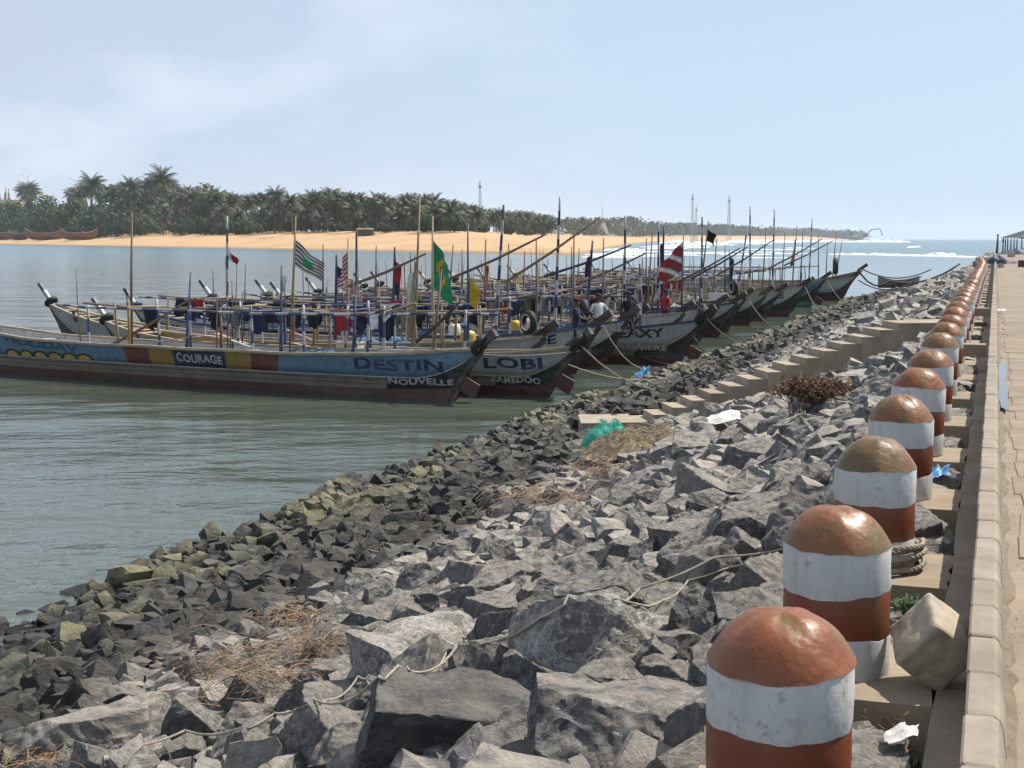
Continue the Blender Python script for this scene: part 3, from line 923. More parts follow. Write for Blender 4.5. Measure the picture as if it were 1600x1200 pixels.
def make_heroes():
    mats = {'d': rock_dark, 'g': rock_mat, 'v': rock_vein, 'p': rock_mat, 'a': rock_mat}
    out = []
    for i, (px, py, wpx, dims, yaw, tilt, mk, lab) in enumerate(HERO):
        if not lab: continue
        # walk down the view ray until it meets the bed
        d = ray(px, py); t = 3.0
        while t < 60:
            P = Vector((0, 0, CAM_H)) + d * t
            s, q = toQ(P)
            if P.z < slope_z(s, q) + 0.16: break
            t += 0.05
        half = wpx * d.normalized().dot(d) * t / FPX / 2 / 0.92
        bm = rock_bm(900 + i, dims, 5 if i else 4, 0.012, 0.06, 0.045, flat=0.2)
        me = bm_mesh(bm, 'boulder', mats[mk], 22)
        o = link('boulder', me)
        z = max(P.z - 0.05, slope_z(s, q) + 0.1)
        o.location = (P.x, P.y, z)
        o.scale = (half, half, half)
        o.rotation_euler = (R(tilt[0]), R(tilt[1]), R(yaw))
        tag(o, lab, 'boulder', 'riprap rocks on the slope')
        blocked.append((P.x, P.y, half * 0.62))
        out.append(o)
    return out
heroes = make_heroes()

def rad_at(s, q):
    t = -q / 10.0
    base = 0.138 - 0.038 * min(1, max(0, (t - 0.38) / 0.25))
    if s < 9 and t < 0.6: base *= 0.95
    if s > 45: base *= 1.15
    return base

def scatter():
    cell = 0.33; grid = {}
    rocks = []
    def ok(x, y, r, k):
        ci, cj = int(x // cell), int(y // cell)
        for i in range(ci - 2, ci + 3):
            for j in range(cj - 2, cj + 3):
                for (a, b, c) in grid.get((i, j), ()):
                    if (a - x) ** 2 + (b - y) ** 2 < ((r + c) * k) ** 2: return False
        return True
    for (x, y, r) in blocked:
        grid.setdefault((int(x // cell), int(y // cell)), []).append((x, y, r))
    rr = random.Random(11)
    passes = [(2.0, 500, 0.85), (1.5, 8000, 0.80), (1.05, 60000, 0.72), (0.72, 80000, 0.66)]
    for mul, tries, k in passes:
        for _ in range(tries):
            s = rr.uniform(0, 1) ** 1.25 * 192 + 2.0
            qs = q_shore(s)
            q = rr.uniform(qs - 0.5, -0.30)
            P = Q(s, q)
            pr = project((P.x, P.y, slope_z(s, q)))
            if pr is None or pr[0] < -260 or pr[0] > 1560 or pr[1] > 1500: continue
            t = -q / 10
            if mul > 1.5 and t > 0.5 and rr.random() > 0.06: continue
            r = rad_at(s, q) * mul * rr.uniform(0.75, 1.15)
            if q > -0.30 - r * 0.4: continue
            inb = q > -1.02 - 0.3 * r and min(abs(s - bs) for bs, _ in BS) < 0.46 + r * 0.6
            if inb or stair_block(P.x, P.y): continue
            if q > -0.9: r = min(r * 1.1, 0.21)
            if not ok(P.x, P.y, r, k): continue
            grid.setdefault((int(P.x // cell), int(P.y // cell)), []).append((P.x, P.y, r))
            z = slope_z(s, q) + 0.13 + r * 0.25 * rr.uniform(0.2, 1.6)
            z -= stair_drop(P.x, P.y)
            if stair_drop(P.x, P.y) > 0.01: r = min(r, 0.17)
            if q > -0.95: z = -0.27 + rr.uniform(-0.06, 0.05)
            e = Matrix.Rotation(rr.uniform(0, 6.283), 3, 'Z') @ Matrix.Rotation(rr.gauss(0, 0.5), 3, 'X') @ Matrix.Rotation(rr.gauss(0, 0.4), 3, 'Y')
            sc = Vector((1, rr.uniform(0.85, 1.2), rr.uniform(0.85, 1.35))) * (r * 1.38)
            vis = -60 < pr[0] < 1600 and pr[1] < 1260
            rocks.append((P.x, P.y, z, e, sc, r, pr, s, q, rr.random(), vis))
    # stones lying in the openings between the bollard pads
    for k in range(min(16, len(BS) - 1)):
        s0, s1 = BS[k][0] + 0.5, BS[k + 1][0] - 0.5
        for j in range(9):
            s = s0 + (s1 - s0) * (j % 5 + 0.5) / 5 + rr.uniform(-0.08, 0.08); q = (-0.45 if j % 2 else -0.74) + rr.uniform(-0.06, 0.06)
            P = Q(s, q); pr = project((P.x, P.y, -0.2)); r = rr.uniform(0.12, 0.20)
            if pr is None: continue
            e = Matrix.Rotation(rr.uniform(0, 6.283), 3, 'Z') @ Matrix.Rotation(rr.gauss(0, 0.5), 3, 'X')
            rocks.append((P.x, P.y, -0.21 + rr.uniform(-0.05, 0.05), e, Vector((1, rr.uniform(0.85, 1.2), rr.uniform(0.7, 1.0))) * (r * 1.38), r, pr, s, q, rr.random(), pr[0] < 1600 and pr[1] < 1260))
    return rocks
ROCKS = scatter()
# under-layer of smaller stones that fills the gaps
def scatter_fill():
    rr = random.Random(5); out = []
    for _ in range(6000):
        s = rr.uniform(0, 1) ** 1.5 * 110 + 2; q = rr.uniform(q_shore(s) - 0.3, -0.32)
        P = Q(s, q); pr = project((P.x, P.y, slope_z(s, q)))
        if pr is None or pr[0] < -250 or pr[0] > 1540 or pr[1] > 1450 or stair_block(P.x, P.y): continue
        if q > -1.0 and min(abs(s - bs) for bs, _ in BS) < 0.52: continue
        r = rr.uniform(0.07, 0.12)
        e = Matrix.Rotation(rr.uniform(0, 6.283), 3, 'Z') @ Matrix.Rotation(rr.gauss(0, 0.5), 3, 'X')
        out.append((P.x, P.y, slope_z(s, q) + rr.uniform(-0.06, 0.02), e, Vector((1, rr.uniform(.8, 1.1), rr.uniform(.8, 1.2))) * r * 1.3, r, pr, s, q, rr.random(), False))
    return out

# landmarks for the labels
LM = [(at(400, 1050, -1.4), 'the straw patch'), (at(990, 685, -1.9), 'the net heap'), (at(1265, 600, -0.5), 'the dry bush')]
for k, (s, q) in enumerate(BS[:14]): LM.append((Q(s, q - 0.5, 0), f'the {ordinal(k)} bollard'))
def rock_label(rk, n_used):
    x, y, z, e, sc, r, pr, s, q, tone, vis = rk
    shape = 'flat' if sc.z / sc.x < 0.95 else ('blocky' if sc.z / sc.x > 1.15 else 'jagged')
    size = 'large' if r > 0.26 else ('small' if r < 0.16 else 'medium')
    t = -q / 10
    colr = 'dark' if t > 0.66 else ('slate grey' if tone < 0.35 else 'grey' if tone < 0.7 else 'pale')
    best = min(LM, key=lambda l: (l[0].x - x) ** 2 + (l[0].y - y) ** 2)
    dd = math.hypot(best[0].x - x, best[0].y - y)
    zone = 'at the waterline' if t > 0.88 else 'in the dark belt' if t > 0.66 else 'half way down' if t > 0.3 else 'high up'
    rel = 'beside' if dd < 1.3 else 'near' if dd < 2.6 else 'level with'
    return f'{size} {shape} {colr} rock {zone}, {rel} {best[1]}'

def place_rocks():
    vis = [r for r in ROCKS if r[10]]
    vis.sort(key=lambda r: -r[5] / r[6][2])
    top = vis[:282]; ids = set(id(r) for r in top)
    rr = random.Random(3)
    labs = {}
    for rk in top: labs.setdefault(rock_label(rk, 0), []).append(rk)
    final = {}
    for lb, rs in labs.items():
        rs.sort(key=lambda r: r[6][0])
        for k, rk in enumerate(rs):
            ex = '' if len(rs) == 1 else ', left one' if k == 0 else ', right one' if k == len(rs) - 1 else ', middle one' if len(rs) == 3 else f', {ORD[k]} from left'
            final[id(rk)] = lb + ex
    for rk in top:
        o = bpy.data.objects.new('rock', DETAIL[rr.randrange(len(DETAIL))])
        COL.objects.link(o)
        o.location = rk[:3]; o.scale = rk[4]; o.rotation_euler = rk[3].to_euler()
        tag(o, final[id(rk)], 'rock', 'riprap rocks on the slope')
    VV, FF, TT = [], [], []; nv = 0
    for rk in [r for r in ROCKS if id(r) not in ids] + scatter_fill():
        dist = rk[6][2]
        lib = MID if dist < 26 and rk[5] > 0.14 else LOW if dist < 60 else LOWER
        V, F = lib[rr.randrange(len(lib))]
        M = np.array(rk[3]) @ np.diag(rk[4][:])
        P = V @ M.T + np.array(rk[:3])
        VV.append(P); FF.append(F + nv); TT.append(np.full(len(F), rk[9])); nv += len(V)
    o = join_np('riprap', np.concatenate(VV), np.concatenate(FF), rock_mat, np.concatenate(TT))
    tag(o, 'mass of smaller grey rocks filling the riprap slope', None, 'riprap rocks on the slope', 'stuff')
    print('ROCKS', len(ROCKS), 'individual', len(top), 'tris', sum(len(f) for f in FF))
place_rocks()

# height of the rock surface, for things that lie on it
def rock_height_fn():
    bpy.context.view_layer.update()
    vs, fs = [], []
    for o in S.objects:
        if o.type == 'MESH' and (o.name.startswith('rock') or o.name.startswith('boulder') or o.name.startswith('embankment')):
            me = o.data; n = len(vs); M = o.matrix_world
            vs.extend([M @ v.co for v in me.vertices]); fs.extend([tuple(i + n for i in p.vertices) for p in me.polygons])
        elif o.name == 'riprap':
            me = o.data; n = len(vs)
            vs.extend([v.co.copy() for v in me.vertices]); fs.extend([tuple(i + n for i in p.vertices) for p in me.polygons])
    bvh = BVHTree.FromPolygons(vs, fs)
    def h(x, y):
        hit = bvh.ray_cast(Vector((x, y, 5)), Vector((0, 0, -1)))
        return hit[0].z if hit[0] is not None else slope_z(*toQ((x, y)))
    return h, bvh
ROCK_H, ROCK_BVH = rock_height_fn()
# ------------------------------------------------------------------ boats
P_LBLUE = paint('boat_light_blue', (0.12, 0.235, 0.34), 0.62)
P_NAVY = paint('boat_navy', (0.018, 0.028, 0.085), 0.3)
P_RED = paint('boat_red', (0.16, 0.038, 0.032), 0.6)
P_YEL = paint('boat_yellow', (0.33, 0.215, 0.04), 0.55)
P_WHITE = paint('boat_white', (0.52, 0.52, 0.50), 0.45)
P_GREY = paint('boat_weathered_white', (0.40, 0.42, 0.41), 0.55)
P_BLACK = paint('boat_black', (0.012, 0.012, 0.014), 0.3, rough=0.45)
P_BOTTOM = paint('boat_bottom_red', (0.085, 0.026, 0.022), 0.5)
P_WOOD = paint('boat_bare_hull', (0.26, 0.215, 0.16), 0.5, (0.075, 0.06, 0.05))
P_KEEL = paint('boat_reddish_keel', (0.15, 0.085, 0.065), 0.5, (0.07, 0.06, 0.045))
P_GREEN = paint('boat_green', (0.03, 0.17, 0.13), 0.4)
P_BLUE = paint('pole_blue', (0.03, 0.06, 0.165), 0.4)
P_PWHITE = paint('pole_white', (0.46, 0.47, 0.48), 0.35)
W_OLD = wood('old_boat_wood', (0.19, 0.13, 0.085))
W_DARK = wood('dark_stem_wood', (0.055, 0.036, 0.026))
W_PALE = wood('pale_plank', (0.42, 0.34, 0.23))
W_BAMBOO = wood('bamboo', (0.30, 0.22, 0.12))
M_TYRE = plain('tyre_rubber', (0.018, 0.018, 0.019), 0.7, 0.3, 6)
M_ROPE = plain('pale_rope', (0.33, 0.30, 0.245), 0.9, 0.2, 20, 0.5)
M_ROPED = plain('wet_rope', (0.15, 0.14, 0.11), 0.9, 0.3, 20)
M_NET = plain('pale_net', (0.33, 0.33, 0.32), 0.95, 0.5, 9, 1.0)
M_NETB = plain('blue_net', (0.07, 0.16, 0.26), 0.95, 0.5, 9, 1.0)
CLOTH = {n: plain('cloth_' + n, c, 0.95, 0.3, 5, 0.4) for n, c in dict(black=(0.012, 0.012, 0.015), navy=(0.02, 0.03, 0.07), red=(0.30, 0.02, 0.03), white=(0.6, 0.6, 0.58), grey=(0.16, 0.16, 0.15), green=(0.02, 0.24, 0.10), yellow=(0.52, 0.31, 0.03), olive=(0.09, 0.09, 0.05), orange=(0.45, 0.12, 0.03), beige=(0.36, 0.31, 0.19), blue=(0.03, 0.11, 0.35)).items()}

BU = Vector((-0.871, 0.492, 0)).normalized()
_font_cache = {}
def text_verts(txt):
    """flat letters as (verts 2d, tris); built with the default font, cleaned up at once"""
    if txt in _font_cache: return _font_cache[txt]
    cu = bpy.data.curves.new('tmp_text', 'FONT'); cu.body = txt; cu.offset = 0.034; cu.space_character = 1.06; cu.resolution_u = 3
    o = bpy.data.objects.new('tmp_text', cu); COL.objects.link(o)
    dg = bpy.context.evaluated_depsgraph_get()
    me = bpy.data.meshes.new_from_object(o.evaluated_get(dg))
    bm = bmesh.new(); bm.from_mesh(me)
    bmesh.ops.triangulate(bm, faces=bm.faces); bm.verts.index_update()
    V = np.array([v.co[:2] for v in bm.verts]); F = [tuple(v.index for v in f.verts) for f in bm.faces]
    bm.free(); bpy.data.objects.remove(o); bpy.data.curves.remove(cu); bpy.data.meshes.remove(me)
    V -= V.min(0); V /= V[:, 1].max()
    V[:, 0] /= V[:, 0].max()
    _font_cache[txt] = (V, F)
    return V, F

class Boat:
    def __init__(self, idx, X, Y, Lg, beam=0.95, ang=0.0, fr=1.38, fm=1.08, fl=1.75, ohr=0.95, ohl=1.25):
        self.i = idx; self.O = Vector((X, Y, WATER_Z)); self.L = Lg; self.B = beam
        self.u = Matrix.Rotation(R(ang), 3, 'Z') @ BU
        self.w = Vector((-self.u.y, self.u.x, 0))            # towards the camera side
        self.fr, self.fm, self.fl, self.ohr, self.ohl = fr, fm, fl, ohr, ohl
    def x_of_px(self, px, side=0.0):
        r = (px - 800) / FPX
        o = self.O + self.w * side
        return (o.x - r * o.y) / (-self.u.x + r * self.u.y)
    def W(self, x, y, z):
        return self.O + self.u * x + self.w * y + Vector((0, 0, z))
    def zg(self, s):
        m = self.fm
        a = max(0, 1 - s / 0.30); b = max(0, (s - 0.62) / 0.38)
        return m + (self.fr - m) * a ** 2 + (self.fl - m) * b ** 2.2
    def zstr(self, s):
        """lower edge of the upper painted strake"""
        m = self.fm * 0.52
        a = max(0, 1 - s / 0.08); b = max(0, (s - 0.88) / 0.12)
        return m + (self.zg(0) - 0.10 - m) * a ** 2.5 + (self.zg(1) - 0.12 - m) * b ** 2
    def zbot(self, s):
        return 0.24 + 0.10 * max(0, 1 - s / 0.15) ** 2 + 0.35 * max(0, (s - 0.8) / 0.2) ** 2
    def half(self, s, v):
        c = 2 * s - 1
        w = max(0.0, 1 - abs(c) ** 2.6) ** 0.8
        return max(0.035, self.B * w * (0.34 + 0.66 * max(0, v) ** 0.7))
    def pt(self, s, z, side, off=0.0):
        zk = -0.32
        v = (z - zk) / (self.zg(s) - zk)
        xk = s * self.L
        x = xk + v * (-self.ohr * (1 - s) ** 1.5 + self.ohl * s ** 1.5)
        return (x, side * (self.half(s, v) + off), z)
    def s_of(self, x, z):
        lo, hi = 0.0, 1.0
        for _ in range(30):
            mid = (lo + hi) / 2
            if self.pt(mid, z, 1)[0] < x: lo = mid
            else: hi = mid
        return (lo + hi) / 2

def stripes(b, p0, p1, r0, r1, step, n=6, off=0):
    p0 = Vector(p0); p1 = Vector(p1); k = max(1, int((p1 - p0).length / step))
    pts, rr, mm = [p0], [r0], []
    for i in range(k):
        t1 = (i + 1) / k
        q = p0.lerp(p1, t1)
        pts.append(q); rr.append(r0 + (r1 - r0) * t1); mm.append((i + off) % 2)
    b.tube(pts, rr, n, mats=mm)

def build_boat(bt, lab, panels, low=P_WOOD, band=P_BLACK, bottom=P_BOTTOM, texts=(), interior=P_GREY, gun=W_PALE, stem=W_DARK, post=(P_PWHITE, P_BLUE), ring=M_TYRE, poles=(), booms=(), seed=0, rail_h=1.05, rails=True, near=True, rudder=True):
    rr = random.Random(seed + 50)
    root = empty('fishing_boat', bt.O, math.atan2(bt.u.y, bt.u.x))
    tag(root, lab, 'boat', 'wooden fishing boats moored at the riprap')
    N = 64 if near else 34
    ss = [(0.5 - 0.5 * math.cos(math.pi * i / N)) * 0.35 + 0.65 * i / N for i in range(N + 1)]
    # lower hull: bottom paint, dark band (outside), inner skin
    b = MB()
    for side in (1, -1):
        rows = []
        for s in ss:
            zb, zs = bt.zbot(s), bt.zstr(s)
            zl = [-0.32, -0.1, 0.06, zb * 0.55, zb, zb + (zs - zb) * 0.34, zb + (zs - zb) * 0.7, zs]
            j = lambda: 0.008 * rr.uniform(-1, 1)
            row = [bt.pt(s, z, side, j() if z > 0 else 0) for z in zl]
            rows.append(row if side < 0 else row[::-1])
        ncol = 7
        b.grid(rows, 0, True, (lambda i, j: (0 if j < 4 else (2 if 0.10 < ss[i] < 0.86 else 1))) if side < 0 else (lambda i, j: (0 if ncol - 1 - j < 4 else (2 if 0.10 < ss[i] < 0.86 else 1))))
    b.build('lower_hull', [bottom, band, low], root)
    # interior
    b = MB(); rows = []
    for s in ss[1:-1]:
        zg = bt.zg(s)
        def inn(z, side): 
            p = bt.pt(s, z, side, 0.0); return (p[0], side * max(0.02, abs(p[1]) - 0.05), z)
        rows.append([inn(zg - 0.02, 1), inn(zg * 0.62, 1), inn(0.28, 1), inn(0.28, -1), inn(zg * 0.62, -1), inn(zg - 0.02, -1)])
    b.grid(rows, 0, False, lambda i, j: 1 if j in (0, 4) else 0); b.build('inner_planking', [W_OLD, interior], root)
    # upper strakes with painted panels
    mats = []; 
    for _, _, mm in panels:
        if mm not in mats: mats.append(mm)
    cuts = sorted(set([0.0, 1.0] + [bt.s_of(x, bt.fm * 0.8) for x0, x1, _ in panels for x in (x0, x1) if 0 < x < bt.L]))
    for side in (1, -1):
        b = MB(); rows = []; sl = []
        allS = sorted(set(ss) | set(cuts))
        for s in allS:
            zs, zg = bt.zstr(s), bt.zg(s)
            j = lambda: 0.006 * rr.uniform(-1, 1)
            row = [bt.pt(s, zs, side, 0.0), bt.pt(s, zs + 0.004, side, 0.022)] + [bt.pt(s, zs + (zg - zs) * t, side, 0.022 + j()) for t in (0.3, 0.62, 0.98)]
            rows.append(row if side < 0 else row[::-1]); sl.append(s)
        def mf(i, j):
            x = bt.pt((sl[i] + sl[i + 1]) / 2, bt.fm * 0.8, 1)[0]
            for x0, x1, mm in panels:
                if x0 <= x < x1: return mats.index(mm)
            return 0
        b.grid(rows, 0, True, mf); b.build('painted_strake', mats, root)
    # gunwale rails
    for side in (1, -1):
        b = MB(); rows = []
        for s in ss:
            zg = bt.zg(s) + 0.01 * math.sin(s * 40 + seed)
            o = bt.pt(s, zg, side, 0.055); i = bt.pt(s, zg, side, -0.06)
            iy = side * max(0.012, abs(i[1]))
            row = [(o[0], o[1], zg - 0.045), (o[0], o[1], zg + 0.025), (i[0], iy, zg + 0.025), (i[0], iy, zg - 0.045)]
            rows.append(row if side < 0 else row[::-1])
        b.grid(rows, 0, False); b.build('gunwale', gun, root)
    # stem at the shore end: heavy raked beam beyond the hull
    zt = bt.zg(0)
    b = MB(); b.bar((0.25, 0, -0.2), (-bt.ohr - 0.02, 0, zt + 0.0), 0.13, 0.16); b.bar((-bt.ohr + 0.25, 0, zt - 0.05), (-bt.ohr - 0.42, 0, zt + 0.42), 0.16, 0.20)
    b.build('stem_post', stem, root)
    if rudder and bt.i in (0, 1, 5, 15):
        b = MB(); b.bar((-0.42, 0.06, 0.48), (-0.86, 0.06, 0.26), 0.05, 0.40); b.build('rudder_board', P_BOTTOM, root)
    # far end: swept post painted in blocks
    ze = bt.zg(1); xe = bt.L + bt.ohl
    b = MB(); b.bar((bt.L - 0.15, 0, -0.15), (xe, 0, ze + 0.02), 0.10, 0.13, 2)
    d = Vector((0.55, 0, 0.62)).normalized()
    for k in range(3):
        a = Vector((xe - 0.25, 0, ze - 0.12)) + d * (0.36 * k + 0.003); e = a + d * 0.355
        b.bar(a, e, 0.13 - 0.012 * k, 0.15 - 0.015 * k, (1, 0, 1)[k])
    b.build('prow_post', [post[0], post[1], P_BLACK], root)
    if ring is not None:
        b = MB(); c = Vector((xe - 0.25, 0, ze - 0.12)) + d * 0.22
        b.torus(c, 0.17, 0.085, d, 18, 7); b.build('lashing_ring', ring, root)
    # batten along the seam between hull and strake
    for side in (1, -1):
        b = MB(); b.tube([bt.pt(s, bt.zstr(s) - 0.012, side, 0.018) for s in ss[1:-1]], 0.020, 5); b.build('rubbing_strake', P_GREY if bt.i % 2 == 0 else W_PALE, root)
        if near:
            for t in (0.38, 0.74):
                b = MB(); b.tube([bt.pt(s, bt.zbot(s) + (bt.zstr(s) - bt.zbot(s)) * t + 0.012 * math.sin(s * 23 + t * 9), side, 0.003) for s in ss[2:-2]], 0.008, 4); b.build('plank_seam', W_DARK, root)
    # small deck planks in the far end
    b = MB()
    for k in range(4):
        s = 0.955 - k * 0.022
        h = bt.half(s, 0.95) - 0.03
        x = bt.pt(s, bt.zg(s), 1)[0]
        b.box((x, 0, bt.zg(s) - 0.03 - 0.02 * (k % 2)), (0.34, 2 * h, 0.03))
    b.build('fore_deck', W_PALE, root)
    # thwarts
    for k in range(6):
        s = 0.12 + 0.13 * k
        z = bt.zg(s) - 0.16; h = bt.half(s, 0.85) - 0.02; x = bt.pt(s, z, 1)[0]
        b = MB(); b.box((x, 0, z), (0.24, 2 * h, 0.045), m=0); b.build('thwart', [W_PALE, W_OLD, P_PWHITE][(k + seed) % 3], root)
    # uprights and rails
    ups = []
    if rails:
        xs = []; x = 2.0 + rr.uniform(0, 0.8)
        while x < bt.L * 0.74: xs.append(x); x += rr.uniform(1.5, 2.3)
        for side in (1, -1):
            tops = []
            style = rr.random()
            for x in xs:
                s = bt.s_of(x, 1.0); z0 = bt.zg(s) - 0.5; y = side * (bt.half(s, 0.62) - 0.14)
                hh = bt.zg(s) + rail_h + rr.uniform(-0.05, 0.35)
                lean = rr.uniform(-0.16, 0.16)
                b = MB()
                if rr.random() < 0.42:
                    stripes(b, (x, y, z0), (x + lean, y * 0.92, hh), 0.042, 0.036, 0.34, off=rr.randint(0, 1)); mts = [P_BLUE, P_PWHITE]
                else:
                    b.tube([(x, y, z0), (x + lean * 0.6, y * 0.97, (z0 + hh) / 2), (x + lean, y * 0.92, hh)], [0.045, 0.04, 0.034], 6); mts = [[W_OLD, W_BAMBOO, P_YEL, P_BLUE][rr.randrange(4)]]
                b.build('upright_pole', mts, root); tops.append((x + lean * 0.9, y * 0.93, bt.zg(s) + rail_h))
            # long rail lashed to the uprights
            b = MB(); e0 = Vector(tops[0]) + Vector((-1.0, 0, rr.uniform(0.0, 0.3))); e1 = Vector(tops[-1]) + Vector((1.3, 0, rr.uniform(-0.15, 0.2)))
            pts = [e0] + [Vector(t) + Vector((0, side * 0.06, rr.uniform(-0.03, 0.03))) for t in tops] + [e1]
            if style < 0.5:
                P2, M2 = [pts[0]], []
                for a, c in zip(pts, pts[1:]):
                    for t in (0.25, 0.5, 0.75, 1.0): P2.append(a.lerp(c, t)); M2.append(len(P2) % 2)
                b.tube(P2, 0.034, 6, mats=M2); b.build('rail_pole', [P_BLUE, P_PWHITE], root)
            else:
                b.tube(pts, 0.035, 6); b.build('rail_pole', [W_OLD, W_BAMBOO][rr.randrange(2)], root)
            ups.append(pts)
        for k in range(3):
            i = min(len(ups[0]) - 2, 1 + k * 2)
            a = Vector(ups[0][i]); c = Vector(ups[1][min(i, len(ups[1]) - 1)])
            b = MB(); e = (c - a).normalized() * 0.3
            b.tube([a - e + Vector((0, 0, 0.05)), c + e + Vector((0, 0, 0.05))], 0.032, 6); b.build('cross_pole', [W_OLD, P_BLUE, W_BAMBOO][k], root)
    # tall poles: (px at the foot, px of top, y of top, style)
    bt.tops = {}
    for (px0, px1, py1, style) in poles:
        x = bt.x_of_px(px0); x = min(max(x, 0.6), bt.L - 0.5)
        s = bt.s_of(x, 1.0)
        base = Vector((x, 0.0, 0.3))
        Pw = bt.W(x, 0, 0)
        top = at_depth(px1, py1, Pw.y) - bt.O
        tl = Vector((top.dot(bt.u), top.dot(bt.w), top.z))
        b = MB()
        if style in ('bw', 'dk'):
            stripes(b, base, tl, 0.062, 0.034, 0.42, 7); mts = [P_NAVY, P_PWHITE] if style == 'bw' else [P_NAVY, P_BLUE]
        else:
            mid = (base + tl) / 2 + Vector((rr.uniform(-.06, .06), 0, 0))
            b.tube([base, mid, tl], [0.052, 0.042, 0.022], 6); mts = [{'bam': W_BAMBOO, 'wd': W_OLD, 'bl': P_BLUE, 'pl': W_PALE}[style]]
        b.build('mast_pole', mts, root)
        bt.tops[px1] = (bt.O + bt.u * tl.x + bt.w * tl.y + Vector((0, 0, tl.z)), bt.O + bt.u * base.x + Vector((0, 0, base.z)))
    for (pxa, pya, pxb, pyb, mm) in booms:
        xa = bt.x_of_px(pxa); Pa = bt.W(xa, 0, 0)
        A = at_depth(pxa, pya, Pa.y) - bt.O; xb = bt.x_of_px(pxb); Pb = bt.W(xb, 0, 0)
        Bq = at_depth(pxb, pyb, Pb.y) - bt.O
        a = Vector((A.dot(bt.u), A.dot(bt.w), A.z)); c = Vector((Bq.dot(bt.u), Bq.dot(bt.w), Bq.z))
        b = MB(); b.tube([a, (a + c) / 2 + Vector((0, 0, -0.05)), c], [0.05, 0.045, 0.03], 6); b.build('boom_pole', mm, root)
    # painted letters on the side that faces the quay road
    for (txt, x0, x1, z0, z1, mm, slant) in texts:
        V, F = text_verts(txt)
        b = MB(); vs = []
        for (tx, ty) in V:
            x = x0 + (x1 - x0) * tx
            z = z0 + (z1 - z0) * ty * (1 + 0.07 * math.sin(tx * 17 + len(txt))) + slant * tx + 0.018 * math.sin(tx * 11 + len(txt))
            s = bt.s_of(x, z)
            off = 0.036
            vs.append(bt.pt(s, z, 1, off))
        b.add(vs, [f if x1 > x0 else f for f in F]); b.build('lettering', mm, root)
    # thin spare poles and loose boards standing and lying in the boat
    if rails:
        for k in range(7 if near else 5):
            x = rr.uniform(1.2, bt.L * 0.8); s = bt.s_of(x, 1.0); y = rr.uniform(-0.6, 0.6) * bt.half(s, 0.6)
            h = bt.zg(s) + rr.uniform(1.0, 2.7); ln = rr.uniform(-0.25, 0.25)
            b = MB(); b.tube([(x, y, 0.3), (x + ln * .5 + rr.uniform(-.03, .03), y, h * .55), (x + ln, y * .8, h)], [0.026, 0.022, 0.013], 5); b.build('thin_pole', [W_OLD, W_DARK, W_BAMBOO, P_NAVY][rr.randrange(4)], root)
        for k in range(5):
            x = rr.uniform(1.5, bt.L * 0.72); s = bt.s_of(x, 1.0); y = rr.uniform(-0.35, 0.35); l = rr.uniform(1.0, 2.6); a = rr.gauss(0, .12); tz = rr.gauss(0, .12)
            z = bt.zg(s) + rr.uniform(-0.05, 0.12)
            b = MB(); b.bar((x - l / 2, y - l / 2 * a, z - l / 2 * tz), (x + l / 2, y + l / 2 * a, z + l / 2 * tz), rr.uniform(.08, .2), .035); b.build('loose_board', [W_PALE, W_OLD, P_PWHITE, P_NAVY][rr.randrange(4)], root)
    bt.root = root; bt.rails = ups
    return root

# position of the shore end at the waterline, length
BOATS = {}
def B_(i, *a, **k):
    BOATS[i] = Boat(i, *a, **k); return BOATS[i]
T_NAVY = paint('letter_navy', (0.012, 0.022, 0.085), 0.15, (0.14, 0.19, 0.20), scale=1.6)
T_WHITE = paint('letter_white', (0.50, 0.49, 0.45), 0.4, (0.08, 0.055, 0.05), scale=1.6)
T_BLACK = paint('letter_black', (0.012, 0.012, 0.018), 0.25, (0.14, 0.19, 0.19), scale=1.6)
T_YEL = plain('ornament_yellow', (0.42, 0.28, 0.07), 0.7, 0.35, 8)
T_FADE = plain('letter_faded_blue', (0.045, 0.085, 0.16), 0.7, 0.5, 6)

b0 = B_(0, -1.6, 35.7, 18.4, fr=1.36, fm=1.10, fl=1.75)
x0 = b0.x_of_px
w0 = 0.9
X0 = lambda px: b0.x_of_px(px, 0.85)
r0 = build_boat(b0, 'long light blue front fishing boat with red and yellow panels reading COURAGE and DESTIN',
    [(-2, X0(433), P_LBLUE), (X0(433), X0(391), P_RED), (X0(391), X0(352), P_YEL), (X0(352), X0(270), P_NAVY), (X0(270), X0(233), P_YEL), (X0(233), X0(195), P_RED), (X0(195), 30, P_LBLUE)],
    texts=[('COURAGE', X0(276), X0(346), 0.70, 0.94, T_WHITE, 0), ('DESTIN', b0.x_of_px(545, .85), b0.x_of_px(680, .6), 0.74, 1.04, T_NAVY, 0.0),
           ('NOUVELLE', b0.x_of_px(598, .65), b0.x_of_px(704, .25), 0.38, 0.54, T_WHITE, 0.03), ('HOLIDAY', X0(2), X0(122), 0.98, 1.20, T_FADE, -0.2)],
    interior=P_WHITE, bottom=P_KEEL, poles=[(287, 298, 425, 'bl'), (203, 206, 333, 'wd'), (437, 440, 415, 'bl'), (546, 556, 462, 'bl'), (691, 690, 420, 'wd')],
    booms=[(170, 541, 300, 466, W_OLD), (650, 535, 720, 470, W_DARK)], seed=0, rail_h=1.0)
